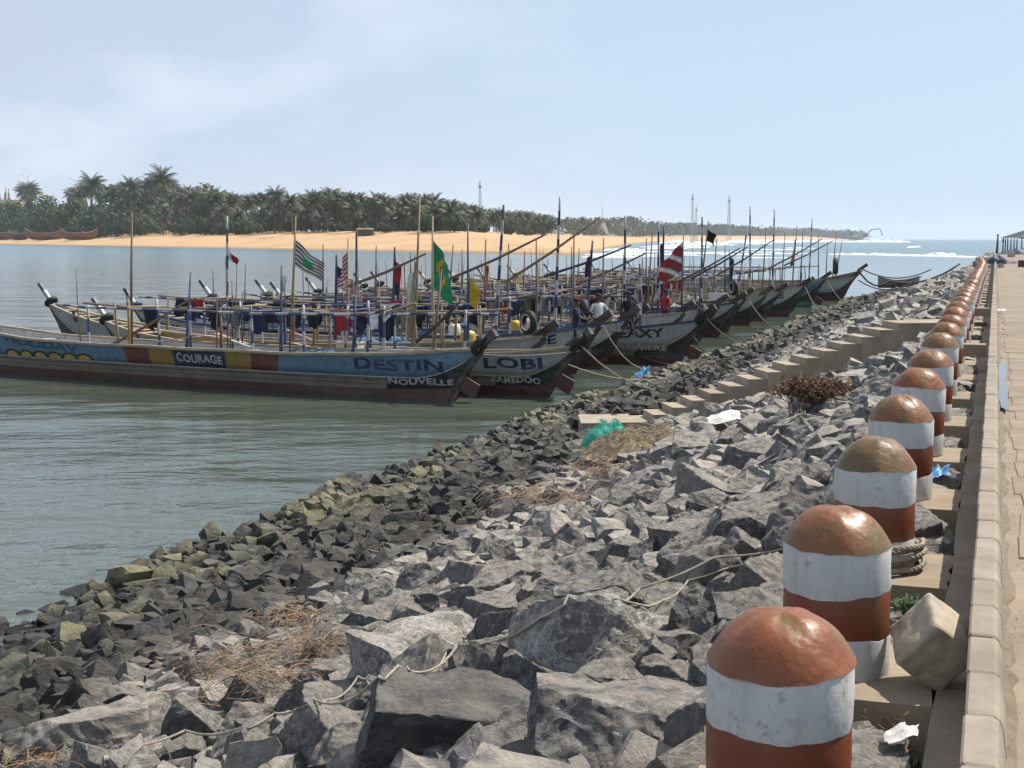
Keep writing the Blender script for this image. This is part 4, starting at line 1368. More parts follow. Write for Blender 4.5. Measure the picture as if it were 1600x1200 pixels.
# yellow and black arch ornament below the faded name
bm_ = MB()
for k in range(6):
    xa = X0(8 + k * 24); 
    for sgn, mi in ((1, 0), (0.72, 1)):
        n = 9; ring = []
        for i in range(n + 1):
            a = math.pi * i / n
            x = xa + 0.36 * sgn * math.cos(a); z = 0.60 + 0.04 * k * 0 + 0.20 * sgn * math.sin(a)
            s = b0.s_of(x, z); zs = b0.zstr(s)
            ring.append(b0.pt(s, zs + 0.02 + 0.20 * sgn * math.sin(a), 1, 0.031 + 0.004 * mi))
        bm_.add(ring, [tuple(range(n + 1))], mi)
bm_.build('painted_arches', [P_BLACK, T_YEL], r0)

b1 = B_(1, 0.83, 36.7, 14.5, fr=1.34, fm=1.02, fl=1.55)
X1 = lambda px: b1.x_of_px(px, 0.7)
build_boat(b1, 'grey white fishing boat second from front, with LOBI and ZAMEDOO lettering', [(-2, 30, P_GREY)],
    texts=[('LOBI', X1(752), X1(835), 0.72, 1.02, T_NAVY, 0), ('ZAMEDOO', X1(758), X1(830), 0.34, 0.52, T_WHITE, 0), ('Z', X1(202), X1(212), 0.98, 1.2, T_BLACK, 0)],
    interior=P_YEL, gun=W_PALE, poles=[(640, 656, 303, 'bam'), (457, 462, 338, 'bam'), (680, 676, 338, 'pl'), (690, 694, 500, 'wd')],
    booms=[(545, 447, 666, 396, W_OLD)], seed=1, rail_h=1.05)
b2 = B_(2, 0.1, 40.6, 17.7, fr=1.34, fm=1.0, fl=1.85)
X2 = lambda px: b2.x_of_px(px, 0.7)
build_boat(b2, 'weathered white fishing boat third from front, black number 1 on its raised far end', [(-2, 6, P_GREY), (6, 9, P_YEL), (9, 12, P_NAVY), (12, 30, P_GREY)],
    texts=[('1', X2(105), X2(111), 1.25, 1.6, T_BLACK, 0)], poles=[(730, 731, 348, 'bl'), (770, 787, 320, 'bw'), (540, 544, 372, 'pl'), (522, 526, 398, 'dk')],
    booms=[(700, 437, 853, 366, W_OLD)], seed=2, rail_h=1.1)
b3 = B_(3, 1.8, 43.0, 16.8, fr=1.5, fm=1.05, fl=1.6)
X3 = lambda px: b3.x_of_px(px, 0.7)
build_boat(b3, 'white fishing boat with blue rail and MSE lettering, right behind the LOBI boat', [(-2, 4, P_WHITE), (4, 8, P_WHITE), (8, 13, P_NAVY), (13, 30, P_WHITE)],
    texts=[('MSE', X3(812), X3(861), 0.86, 1.14, T_NAVY, 0.05), ('M M', X3(243), X3(275), 0.95, 1.15, T_NAVY, -0.1)], gun=P_BLUE, ring=P_BLUE,
    poles=[(354, 355, 338, 'bw'), (612, 617, 386, 'dk'), (835, 838, 375, 'wd'), (872, 875, 308, 'bw'), (752, 759, 374, 'wd')],
    booms=[(790, 441, 938, 339, W_BAMBOO)], seed=3)
b4 = B_(4, 2.85, 45.4, 15.2, fr=1.55, fm=1.05, fl=1.85)
X4 = lambda px: b4.x_of_px(px, 0.7)
build_boat(b4, 'pale fishing boat with red bottom and ETAT MAJOR painted in blue along its far half', [(-2, 5, P_WHITE), (5, 10, P_YEL), (10, 30, P_WHITE)],
    texts=[('E', X4(908), X4(914), 0.45, 0.66, T_WHITE, 0), ('ETAT MAJOR', X4(362), X4(482), 0.72, 1.02, T_NAVY, 0)], gun=P_BLUE, ring=P_BLUE, bottom=P_BOTTOM,
    poles=[(556, 557, 357, 'dk'), (587, 588, 384, 'bl'), (900, 897, 360, 'wd'), (924, 926, 376, 'dk'), (796, 795, 380, 'wd')], booms=[(850, 432, 986, 383, P_NAVY)], seed=4)
b5 = B_(5, 5.4, 46.3, 15.2, fr=1.5, fm=1.05, fl=1.75)
X5 = lambda px: b5.x_of_px(px, 0.6)
build_boat(b5, 'grey white fishing boat with EAXY and LUNIERE on its shore end', [(-2, 30, P_GREY)], gun=P_NAVY,
    texts=[('EAXY', X5(968), X5(1034), 0.84, 1.14, T_BLACK, 0.04), ('LUNIERE', X5(970), X5(1036), 0.42, 0.58, T_WHITE, 0.03)],
    poles=[(975, 977, 337, 'bw'), (505, 505, 382, 'bl'), (700, 708, 383, 'wd'), (1001, 1000, 412, 'bw'), (940, 943, 372, 'wd')], booms=[], seed=5)
b6 = B_(6, 3.6, 50.0, 14.5, fr=1.35)
build_boat(b6, 'plain white and yellow fishing boat half hidden behind the EAXY boat', [(-2, 7, P_WHITE), (7, 12, P_YEL), (12, 30, P_WHITE)], interior=P_YEL,
    poles=[(815, 820, 392, 'wd'), (640, 642, 395, 'bl')], booms=[(900, 445, 1010, 395, W_OLD)], seed=6)
b7 = B_(7, 5.6, 53.2, 15.0, fr=1.35)
build_boat(b7, 'white fishing boat with navy middle panel, second row behind the EAXY boat', [(-2, 6, P_WHITE), (6, 11, P_NAVY), (11, 30, P_GREY)], interior=P_WHITE,
    poles=[(1016, 1020, 360, 'wd'), (890, 893, 385, 'bl'), (720, 722, 390, 'wd')], seed=7)
b8 = B_(8, 7.3, 56.0, 15.5, fr=1.5)
X8 = lambda px: b8.x_of_px(px, 0.6)
build_boat(b8, 'pale fishing boat with MP lettering and a blue net bundle on its shore end', [(-2, 30, P_WHITE)], texts=[('M P', X8(1034), X8(1062), 0.95, 1.2, T_BLACK, 0)], gun=P_NAVY, interior=P_YEL,
    poles=[(1066, 1068, 368, 'bl'), (1028, 1029, 344, 'bw'), (1035, 1037, 353, 'dk'), (900, 905, 388, 'wd')], booms=[(1060, 440, 1157, 387, W_OLD)], seed=8)
b9 = B_(9, 8.6, 59.6, 17.0, fr=1.45)
build_boat(b9, 'dark sided fishing boat with leaning black pennant pole, beyond the MP boat', [(-2, 30, P_GREY)], gun=P_NAVY, poles=[(1096, 1097, 339, 'bw'), (1089, 1107, 345, 'wd'), (1008, 1010, 372, 'wd')], booms=[(1080, 435, 1168, 386, P_NAVY)], seed=9)
b10 = B_(10, 9.5, 63.0, 17.5, fr=1.5)
build_boat(b10, 'white fishing boat with black shore end and a tyre hung over its stem', [(-2, 30, P_WHITE)], gun=P_BLACK, interior=P_YEL, poles=[(1118, 1120, 372, 'wd')], booms=[(1120, 430, 1210, 374, W_OLD)], seed=10, near=False)
b11 = B_(11, 11.2, 67.5, 17.0, fr=1.45)
build_boat(b11, 'narrow grey fishing boat with black and white striped uprights', [(-2, 30, P_GREY)], poles=[(1132, 1133, 382, 'bl'), (1138, 1140, 390, 'bl'), (1152, 1168, 353, 'bw')], seed=11, near=False)
b12 = B_(12, 12.6, 71.2, 17.0, fr=1.45)
build_boat(b12, 'grey fishing boat with yellow inside, beside the AME boat', [(-2, 8, P_GREY), (8, 13, P_YEL), (13, 30, P_GREY)], interior=P_YEL, poles=[(1175, 1172, 322, 'bw')], seed=12, near=False)
b13 = B_(13, 14.6, 75.2, 17.5, fr=1.6)
X13 = lambda px: b13.x_of_px(px, 0.6)
build_boat(b13, 'white fishing boat with red bottom and AME lettering on its shore end', [(-2, 30, P_WHITE)], texts=[('AME', X13(1198), X13(1221), 0.9, 1.25, T_NAVY, 0.06)], low=P_BOTTOM, poles=[(1206, 1210, 327, 'bw'), (1188, 1197, 356, 'wd')], booms=[(1200, 420, 1285, 373, W_OLD)], seed=13, near=False)
b14 = B_(14, 16.0, 81.0, 17.0, fr=1.5)
build_boat(b14, 'grey fishing boat with yellow gunwale between the AME boat and the blue boat', [(-2, 30, P_GREY)], gun=P_YEL, poles=[(1222, 1227, 362, 'wd')], booms=[(1225, 415, 1302, 376, W_OLD)], seed=14, near=False)
b15 = B_(15, 18.0, 85.5, 16.5, fr=1.7)
X15 = lambda px: b15.x_of_px(px, 0.6)
build_boat(b15, 'blue fishing boat with green bottom near the far end of the row', [(-2, 30, P_LBLUE)], low=P_GREEN, bottom=P_GREEN, texts=[('ALIOT', X15(1252), X15(1271), 0.95, 1.25, T_NAVY, 0.05)], poles=[(1236, 1246, 352, 'wd'), (1253, 1255, 357, 'bl')], seed=15, near=False)
b16 = B_(16, 22.0, 94.5, 17.0, fr=1.6)
build_boat(b16, 'grey fishing boat with tall bare uprights, next to last in the row', [(-2, 30, P_GREY)], poles=[(1262, 1269, 341, 'bw'), (1278, 1279, 368, 'wd'), (1291, 1293, 380, 'wd'), (1299, 1307, 361, 'wd'), (1303, 1316, 376, 'wd')], seed=16, near=False)
b17 = B_(17, 23.4, 101.0, 15.0, fr=1.9, ohr=1.6)
build_boat(b17, 'empty grey green fishing boat without rails, last in the row', [(-2, 30, P_WOOD)], low=P_WOOD, band=P_WOOD, rails=False, seed=17, near=False, rudder=False)

def skiff():
    root = empty('skiff', at(1383, 448, WATER_Z + 0.2)); tag(root, 'small grey skiff drawn up on the rocks at the far end', 'boat')
    b = MB(); rows = []
    for i in range(13):
        s = i / 12; w = 0.6 * max(0.05, 1 - abs(2 * s - 1) ** 2.5); z = 0.55 + 0.35 * abs(2 * s - 1) ** 2
        rows.append([(s * 3.4 - .6, w, z), (s * 3.4 - .6, w * 0.6, 0.1), (s * 3.4 - .6, 0, -0.1), (s * 3.4 - .6, -w * 0.6, 0.1), (s * 3.4 - .6, -w, z)])
    b.grid(rows); b.build('hull', P_WOOD, root)
    for k in range(3):
        b = MB(); b.box((0.2 + k * 0.8, 0, 0.45), (0.2, 1.0, 0.04)); b.build('thwart', W_OLD, root)
skiff()

# ------------------------------------------------------------------ tyres hung on the boats
def tyre(bt, x, y, z, Rr, axis, white, lab):
    root = empty('tyre', bt.W(x, y, z)); tag(root, lab, 'tyre', 'tyres hung on the boats')
    ax = bt.u * axis[0] + bt.w * axis[1] + Vector((0, 0, axis[2]))
    b = MB(); b.torus((0, 0, 0), Rr, Rr * 0.36, ax, 22, 8, squash=1.15); b.build('tread', M_TYRE, root)
    if white:
        b = MB(); b.torus(ax.normalized() * Rr * 0.33, Rr * 0.86, Rr * 0.10, ax, 22, 6); b.build('white_wall', P_PWHITE, root)
tyre(b1, -1.05, 0.05, 1.42, 0.24, (1, 0, 0.6), False, 'black tyre round the stem of the LOBI boat')
tyre(b0, -0.95, 0.05, 1.46, 0.22, (1, 0, 0.6), False, 'black tyre round the stem of the light blue front boat')
tyre(b2, b2.x_of_px(836), 0.4, 1.75, 0.26, (0.5, 1, 0), True, 'upright tyre with a pale rim above the boat behind the LOBI boat')
tyre(b4, b4.x_of_px(919), 0.35, 1.8, 0.29, (0.75, 0.7, 0), False, 'large black tyre standing on the boat left of the white shirted man')
tyre(b8, b8.x_of_px(1104), 0.45, 1.15, 0.33, (0.75, 0.6, 0), True, 'tyre with white rim hung on the stem of the MP boat')
tyre(b11, b11.x_of_px(1150), 0.4, 1.8, 0.30, (0.7, 0.7, 0), True, 'whitewashed tyre hung above the black shore end of a white boat')
tyre(b16, b16.x_of_px(1306), 0.3, 2.3, 0.42, (0.9, 0.3, 0), False, 'black tyre hung on the last tall upright of the row')
tyre(b5, -0.95, 0.06, 1.62, 0.25, (1, 0, 0.6), False, 'black tyre round the stem of the EAXY boat')

# ------------------------------------------------------------------ flags
def flag(bt, key, w, h, colors, lab, drop=0.0, seed=0, pattern=None, dirx=1.0, furl=1.0):
    top, base = bt.tops[key]
    rr = random.Random(seed)
    d = (base - top).normalized()
    o = top + d * (0.12 + drop)
    nx, ny = 12, 12
    rows = []
    ph = rr.uniform(0, 6)
    for j in range(ny + 1):
        row = []
        for i in range(nx + 1):
            u = i / nx; v = j / ny
            p = o + d * (v * h) + Vector((dirx * u * w * furl, 0, -u * w * (0.9 - 0.25 * v)))
            p.y += 0.13 * u * math.sin(4.5 * u + 3 * v + ph) + 0.02
            p.x += 0.09 * math.sin(7 * u + ph + 2 * v) * u
            row.append(p)
        rows.append(row)
    b = MB(); b.grid(rows, 0, True, pattern or (lambda i, j: 0))
    root = b.build('flag', [CLOTH[c] for c in colors])
    tag(root, lab, 'flag', 'flags on the boat poles')
usa = lambda i, j: 2 if (j < 6 and i < 6) else (i % 2)
flag(b1, 462, 0.75, 0.75, ['olive', 'white', 'green'], 'green and white striped flag on a bamboo pole', 0.55, 1, lambda i, j: 2 if (4 <= i <= 7 and 4 <= j <= 7) else i % 2, 1)
flag(b2, 526, 0.55, 0.62, ['red', 'white', 'navy'], 'smaller red and white striped flag with a dark blue corner', 0.2, 2, usa)
flag(b2, 544, 0.5, 0.9, ['red', 'white'], 'narrow red and white striped flag on a pole with a ball top', 0.25, 3, lambda i, j: i % 2, -1, 0.5)
flag(b3, 617, 0.4, 1.2, ['red', 'navy'], 'dark red and blue flag hanging limp on its pole', 0.15, 4, lambda i, j: 1 if i > 7 else 0, 1, 0.4)
flag(b1, 656, 0.45, 2.0, ['beige', 'white'], 'long faded beige flag wound around a tall bamboo pole', 1.7, 5, lambda i, j: 1 if j > 8 else 0, -1, 0.35)
flag(b1, 676, 0.75, 1.3, ['green', 'yellow', 'navy'], 'green flag with a yellow diamond', 0.5, 6, lambda i, j: (2 if abs(i - 5.5) + abs(j - 5.5) < 2.2 else 1) if abs(i - 5.5) + abs(j - 5.5) < 5 else 0, 1, 0.6)
flag(b2, 731, 0.75, 0.9, ['yellow', 'orange'], 'plain yellow flag hanging from a blue pole', 1.25, 7, lambda i, j: 0, 1, 0.45)
flag(b3, 355, 0.55, 0.4, ['white', 'red'], 'small white and red pennant at the far left pole', 0.9, 8, lambda i, j: 1 if j > 5 else 0, 1, 0.6)
flag(b8, 1068, 0.95, 1.15, ['red', 'white', 'olive'], 'large red flag with a white and green pattern', 0.1, 9, lambda i, j: (1 if (i + j) % 7 in (0, 1) else 2 if (i * 3 + j) % 8 == 0 or (i > 5 and 3 < j < 8) else 0), -1, 0.9)
flag(b3, 759, 0.35, 0.9, ['red', 'orange'], 'small red rag flag beside the tall striped pole', 0.55, 10, None, 1, 0.3)
flag(b9, 1107, 0.4, 0.5, ['black'], 'black pennant on a thin leaning pole', 0.2, 11)
flag(b4, 926, 0.35, 0.8, ['navy', 'red'], 'dark furled flag right of the white banded pole', 0.1, 12, lambda i, j: i % 2, -1, 0.3)
flag(b15, 1246, 0.5, 1.5, ['beige', 'orange', 'green'], 'faded tricolour flag on a leaning pole at the far boats', 0.6, 13, lambda i, j: i // 5, -1, 0.35)
flag(b11, 1140, 0.4, 1.6, ['navy'], 'dark blue furled flag among the far boats', 0.0, 14, None, 1, 0.3)
flag(b8, 1037, 0.4, 2.6, ['red', 'navy'], 'long dark red flag furled on its pole left of the red patterned flag', 0.4, 15, lambda i, j: 0 if j < 9 else 1, -1, 0.25)
flag(b0, 440, 0.25, 0.45, ['white', 'green'], 'tiny pale pennant above the front boat', 0.02, 16, None, 1, 0.4)

# ------------------------------------------------------------------ laundry on the rails
NAMES = {0: 'light blue front', 1: 'LOBI', 2: 'third', 3: 'MSE', 4: 'ETAT MAJOR', 5: 'EAXY', 6: 'yellow and white', 7: 'navy panelled', 8: 'MP', 9: 'dark sided', 10: 'black ended', 11: 'narrow grey', 12: 'yellow lined', 13: 'AME'}
def laundry():
    rr = random.Random(21)
    dens = {0: 6, 1: 15, 2: 18, 3: 22, 4: 22, 5: 24, 6: 14, 7: 14, 8: 14, 9: 9, 10: 8, 11: 6, 12: 6, 13: 5}
    words = ['shirt', 'towel', 'trousers']
    for bi, cnt in dens.items():
        bt = BOATS[bi]; seen = {}
        for c in range(cnt):
            rail = bt.rails[rr.randint(0, 1) if bi else 1]
            k = rr.randrange(1, len(rail) - 2) if len(rail) > 4 else 1
            if bi == 1: k = min(len(rail) - 2, len(rail) // 2 + rr.randint(-1, 2))
            a, e = Vector(rail[k]), Vector(rail[k + 1]); t0 = rr.uniform(0.05, 0.7)
            wd = rr.uniform(0.28, 0.6); h = rr.uniform(0.3, 0.8)
            colr = rr.choice(['black', 'black', 'navy', 'black', 'grey', 'red', 'olive', 'navy', 'grey', 'white', 'black'])
            ln = (e - a).length; dd = (e - a).normalized()
            kind = rr.randrange(3)
            b = MB(); rows = []; nn = 8
            for sd, hh in ((1, h), (-1, h * rr.uniform(0.3, 0.9))):
                rows = []
                for j in range(6):
                    v = j / 5; row = []
                    for i in range(nn + 1):
                        u = i / nn
                        wv = wd * (1 + 0.15 * math.sin(v * 4 + c)) * (1 if kind != 0 or v > 0.35 or hh < 0.3 else 1.35)
                        p = a + dd * (t0 * ln + (u - 0.5) * wv)
                        p = p + Vector((0, sd * (0.042 + 0.03 * v + 0.035 * math.sin(u * 9 + c + sd) * v), 0.046 - v * hh * (1 + 0.1 * math.sin(u * 5 + c))))
                        if v == 0: p.y = (a + dd * (t0 * ln)).y + sd * 0.005; p.z = a.lerp(e, t0).z + 0.045
                        row.append(bt.W(*p))
                    rows.append(row)
                if kind == 2:      # trouser legs: a slit up the middle
                    fs = [[r[:nn // 2] for r in rows], [r[nn // 2 + 1:] for r in rows]]
                    for f in fs: b.grid(f, 0)
                    b.grid([r[nn // 2 - 1:nn // 2 + 2] for r in rows[:3]], 0)
                else:
                    b.grid(rows, 0)
            o = b.build(words[kind], CLOTH[colr])
            pos = 'near its shore end' if k < len(rail) * 0.33 else 'near its far end' if k > len(rail) * 0.66 else 'amidships'
            size = 'long' if h > 0.6 else 'short' if h < 0.4 else 'middling'
            tag(o, f'{size} {colr} {words[kind].replace("_", " ")} on the rail {pos} of the {NAMES[bi]} boat', 'laundry', 'laundry drying on the boat rails')
laundry()

# ------------------------------------------------------------------ gear lying in the boats
def net_heap(bt, x, y, L_, W_, H_, mat, lab, seed, z=None):
    rr = random.Random(seed); s = bt.s_of(x, 1.0)
    z0 = (bt.zg(s) - 0.35) if z is None else z
    b = MB(); rows = []
    for i in range(15):
        row = []
        for j in range(11):
            u = i / 14 * 2 - 1; v = j / 10 * 2 - 1
            hh = max(0, 1 - (abs(u) ** 2.2 + abs(v) ** 2.2)) ** 0.5
            p = Vector((u * 3, v * 3, seed))
            row.append(bt.W(x + u * L_ / 2, y + v * W_ / 2, z0 + H_ * hh * (0.75 + 0.6 * noise.noise(p)) + 0.07 * noise.noise(p * 3)))
        rows.append(row)
    b.grid(rows, 0)
    for k in range(14):      # loose strands
        u, v = rr.uniform(-.8, .8), rr.uniform(-.8, .8); pts = []
        for q in range(6):
            uu, vv = u + 0.09 * q * math.cos(k), v + 0.09 * q * math.sin(k * 2.2)
            hh = max(0, 1 - (abs(uu) ** 2.2 + abs(vv) ** 2.2)) ** 0.5
            pts.append(bt.W(x + uu * L_ / 2, y + vv * W_ / 2, z0 + H_ * hh * 0.98 + 0.06 + 0.05 * rr.random()))
        b.tube(pts, 0.016, 4, 0, cap=False)
    tag(b.build('net_heap', mat), lab, 'net', 'nets and gear heaped in the boats')
net_heap(b1, X1(570), 0.05, 3.0, 1.1, 0.45, M_NET, 'pale net heaped in the LOBI boat', 1)
net_heap(b2, X2(585), 0.0, 3.4, 1.1, 0.5, M_NETB, 'blue net heaped in the third boat', 2)
net_heap(b3, X3(700), 0.0, 2.4, 1.1, 0.5, M_NET, 'pale net heaped in the MSE boat', 3)
net_heap(b5, X5(1010), 0.0, 1.2, 0.4, 0.3, M_NETB, 'blue tarpaulin covered net on the EAXY boat', 4)
net_heap(b4, X4(946), 0.0, 0.6, 0.4, 0.4, M_ROPE, 'coil of cream rope behind the white shirted man', 5)
net_heap(b0, X0(470), 0.0, 2.6, 1.2, 0.35, M_NETB, 'small blue green net in the front boat', 6)
net_heap(b8, X8(1060), 0.0, 1.6, 0.5, 0.35, M_NETB, 'blue net bundle on the MP boat', 7)
net_heap(b10, b10.x_of_px(1100), 0.0, 2.2, 1.0, 0.4, M_ROPE, 'beige net on the black ended boat', 8)
for _k, (_b, _px) in enumerate(((b3, 560), (b3, 640), (b4, 620), (b4, 720), (b4, 840), (b5, 760), (b5, 880), (b6, 700), (b6, 930), (b7, 800), (b7, 960), (b8, 900), (b8, 1000), (b9, 1000), (b9, 1060), (b11, 1080), (b12, 1120), (b13, 1150))):
    net_heap(_b, _b.x_of_px(_px), 0.0, 1.6 + 0.3 * (_k % 3), 0.9, 0.35 + 0.08 * (_k % 4), (M_NET, M_NETB, M_ROPED, M_TYRE, M_ROPE)[_k % 5], f'{("pale", "blue", "olive", "black", "cream")[_k % 5]} bundle of gear {("towards the far end", "amidships", "towards the shore end")[_k % 3]} of the {NAMES[_b.i]} boat', 30 + _k)
net_heap(b6, b6.x_of_px(840), 0.0, 3, 1.0, 0.4, M_NET, 'pale net in the yellow and white boat', 9)

M_PLASTIC = plain('cream_plastic', (0.55, 0.52, 0.42), 0.45, 0.15)
M_PLY = plain('yellow_plastic', (0.45, 0.30, 0.04), 0.45, 0.15)
M_PLW = plain('white_plastic', (0.66, 0.66, 0.63), 0.4, 0.12)
def crate(bt, x, y, z, sz, mat, lab):
    rz = math.atan2(bt.u.y, bt.u.x)
    root = empty('crate', bt.W(x, y, z), rz); tag(root, lab, 'crate')
    b = MB(); a, c, h = sz; t = 0.03
    b.box((0, 0, t / 2), (a, c, t))
    for sx in (-1, 1): b.box((sx * (a - t) / 2, 0, t + (h - t) / 2 + 0.001), (t, c - 0.004, h - t))
    for sy in (-1, 1): b.box((0, sy * (c - t) / 2, t + (h - t) / 2 + 0.001), (a - 2 * t - 0.004, t, h - t))
    b.build('box', mat, root)
    b = MB()
    for sx in (-1, 1): b.box((sx * (a / 2 + 0.012), 0, h - 0.02), (0.022, c + 0.05, 0.04))
    for sy in (-1, 1): b.box((0, sy * (c / 2 + 0.012), h - 0.02), (a - 0.004, 0.022, 0.04))
    b.build('rim', mat, root)
def jerrycan(bt, x, y, z, r, h, mat, lab):
    root = empty('canister', bt.W(x, y, z)); tag(root, lab, 'canister', 'plastic canisters in the boats')
    b = MB(); b.lathe([(r * 0.9, 0), (r, 0.03), (r, h * 0.3), (r * 0.96, h * 0.33), (r, h * 0.36), (r, h * 0.75), (r * 0.8, h * 0.9), (r * 0.3, h * 0.95)], 16); b.build('drum', mat, root)
    b = MB(); b.lathe([(r * 0.28, h * 0.95), (r * 0.28, h * 1.04), (r * 0.2, h * 1.06)], 10); b.build('lid', M_TYRE, root)
crate(b1, X1(520), -0.1, 0.86, (0.62, 0.5, 0.34), M_PLASTIC, 'cream plastic crate standing in the LOBI boat')
crate(b10, b10.x_of_px(1122), 0, 1.1, (0.7, 0.5, 0.6), M_PLW, 'white plastic crate on the black ended boat')
jerrycan(b3, X3(808), 0.0, 0.9, 0.24, 0.8, M_PLASTIC, 'large cream canister on the MSE boat')
jerrycan(b3, X3(697), 0.2, 0.85, 0.2, 0.6, M_PLW, 'white canister amidships of the MSE boat')
jerrycan(b2, X2(706), -0.2, 0.8, 0.24, 0.65, M_PLY, 'yellow canister in the third boat')
jerrycan(b4, X4(790), 0.1, 0.85, 0.2, 0.6, M_PLY, 'yellow canister in the ETAT MAJOR boat')

# ------------------------------------------------------------------ mooring ropes
def rope(pts, r, mat, lab, sag=0.0, name='mooring_rope', group='mooring ropes'):
    pts = [Vector(p) for p in pts]; out = []
    for a, c in zip(pts, pts[1:]):
        n = max(2, int((c - a).length / 0.5))
        for i in range(n):
            t = i / n; p = a.lerp(c, t); p.z -= sag * 4 * t * (1 - t); out.append(p)
    out.append(pts[-1])
    b = MB(); b.tube(out, r, 5, 0); tag(b.build(name, mat), lab, 'rope', group)
def bow(bt): return bt.W(-bt.ohr - 0.1, 0.0, bt.zg(0) + 0.05)
rope([b0.W(0.2, 0.6, 1.36), bow(b1) + Vector((0, -0.15, -0.15))], 0.018, M_ROPE, 'rope slung from the front boat to the LOBI boat stem', 0.15)
rope([bow(b1), at(1060, 612, -2.05), at(1120, 615, -1.9)], 0.02, M_ROPE, 'rope from the LOBI boat to the rocks', 0.35)
rope([b1.W(-0.3, 0.3, 1.1), at(1040, 592, -2.1), at(1190, 600, -1.3)], 0.018, M_ROPE, 'lower rope from the LOBI boat to the rocks by the stair', 0.25)
rope([bow(b3), at(1000, 575, -2.2), at(1125, 590, -2.0)], 0.018, M_ROPE, 'rope from the MSE boat to the rocks', 0.25)
rope([bow(b4), at(1010, 560, -2.15), at(1170, 570, -1.9)], 0.016, M_ROPED, 'rope from the ETAT MAJOR boat to the rocks', 0.2)
rope([bow(b5), at(1180, 535, -2.05), at(1230, 540, -1.7)], 0.018, M_ROPED, 'upper rope from the EAXY boat to the shore', 0.3)
rope([b5.W(-0.6, 0.1, 1.0), at(1140, 562, -2.2), at(1190, 565, -1.9)], 0.018, M_ROPED, 'lower rope from the EAXY boat to the shore', 0.3)
rope([bow(b17), at(1455, 421, -0.3)], 0.045, M_ROPED, 'upper rope from the last boat to the far rocks', 0.6)
rope([b17.W(-1.4, 0, 1.2), at(1440, 432, -0.8)], 0.045, M_ROPED, 'middle rope from the last boat to the far rocks', 0.8)
rope([b17.W(-1.5, 0, 1.7), at(1390, 439, -1.2), at(1500, 412, 0.0)], 0.07, M_TYRE, 'thick black hawser from the last boat to the far rocks', 0.6)
rope([bow(b13), at(1300, 500, -1.9)], 0.022, M_ROPED, 'rope from the AME boat to the rocks', 0.4)
rope([bow(b10), at(1235, 520, -2.0)], 0.022, M_ROPED, 'rope from the black ended boat to the rocks', 0.4)
rope([b2.W(b2.L + 0.2, 0, 0.9), b1.W(b1.L - 0.5, 0, 1.2)], 0.02, M_ROPED, 'rope between the far ends of the second and third boats', 0.15)
rope([bow(b15), at(1335, 478, -1.9)], 0.025, M_ROPED, 'rope from the blue boat to the rocks', 0.4)
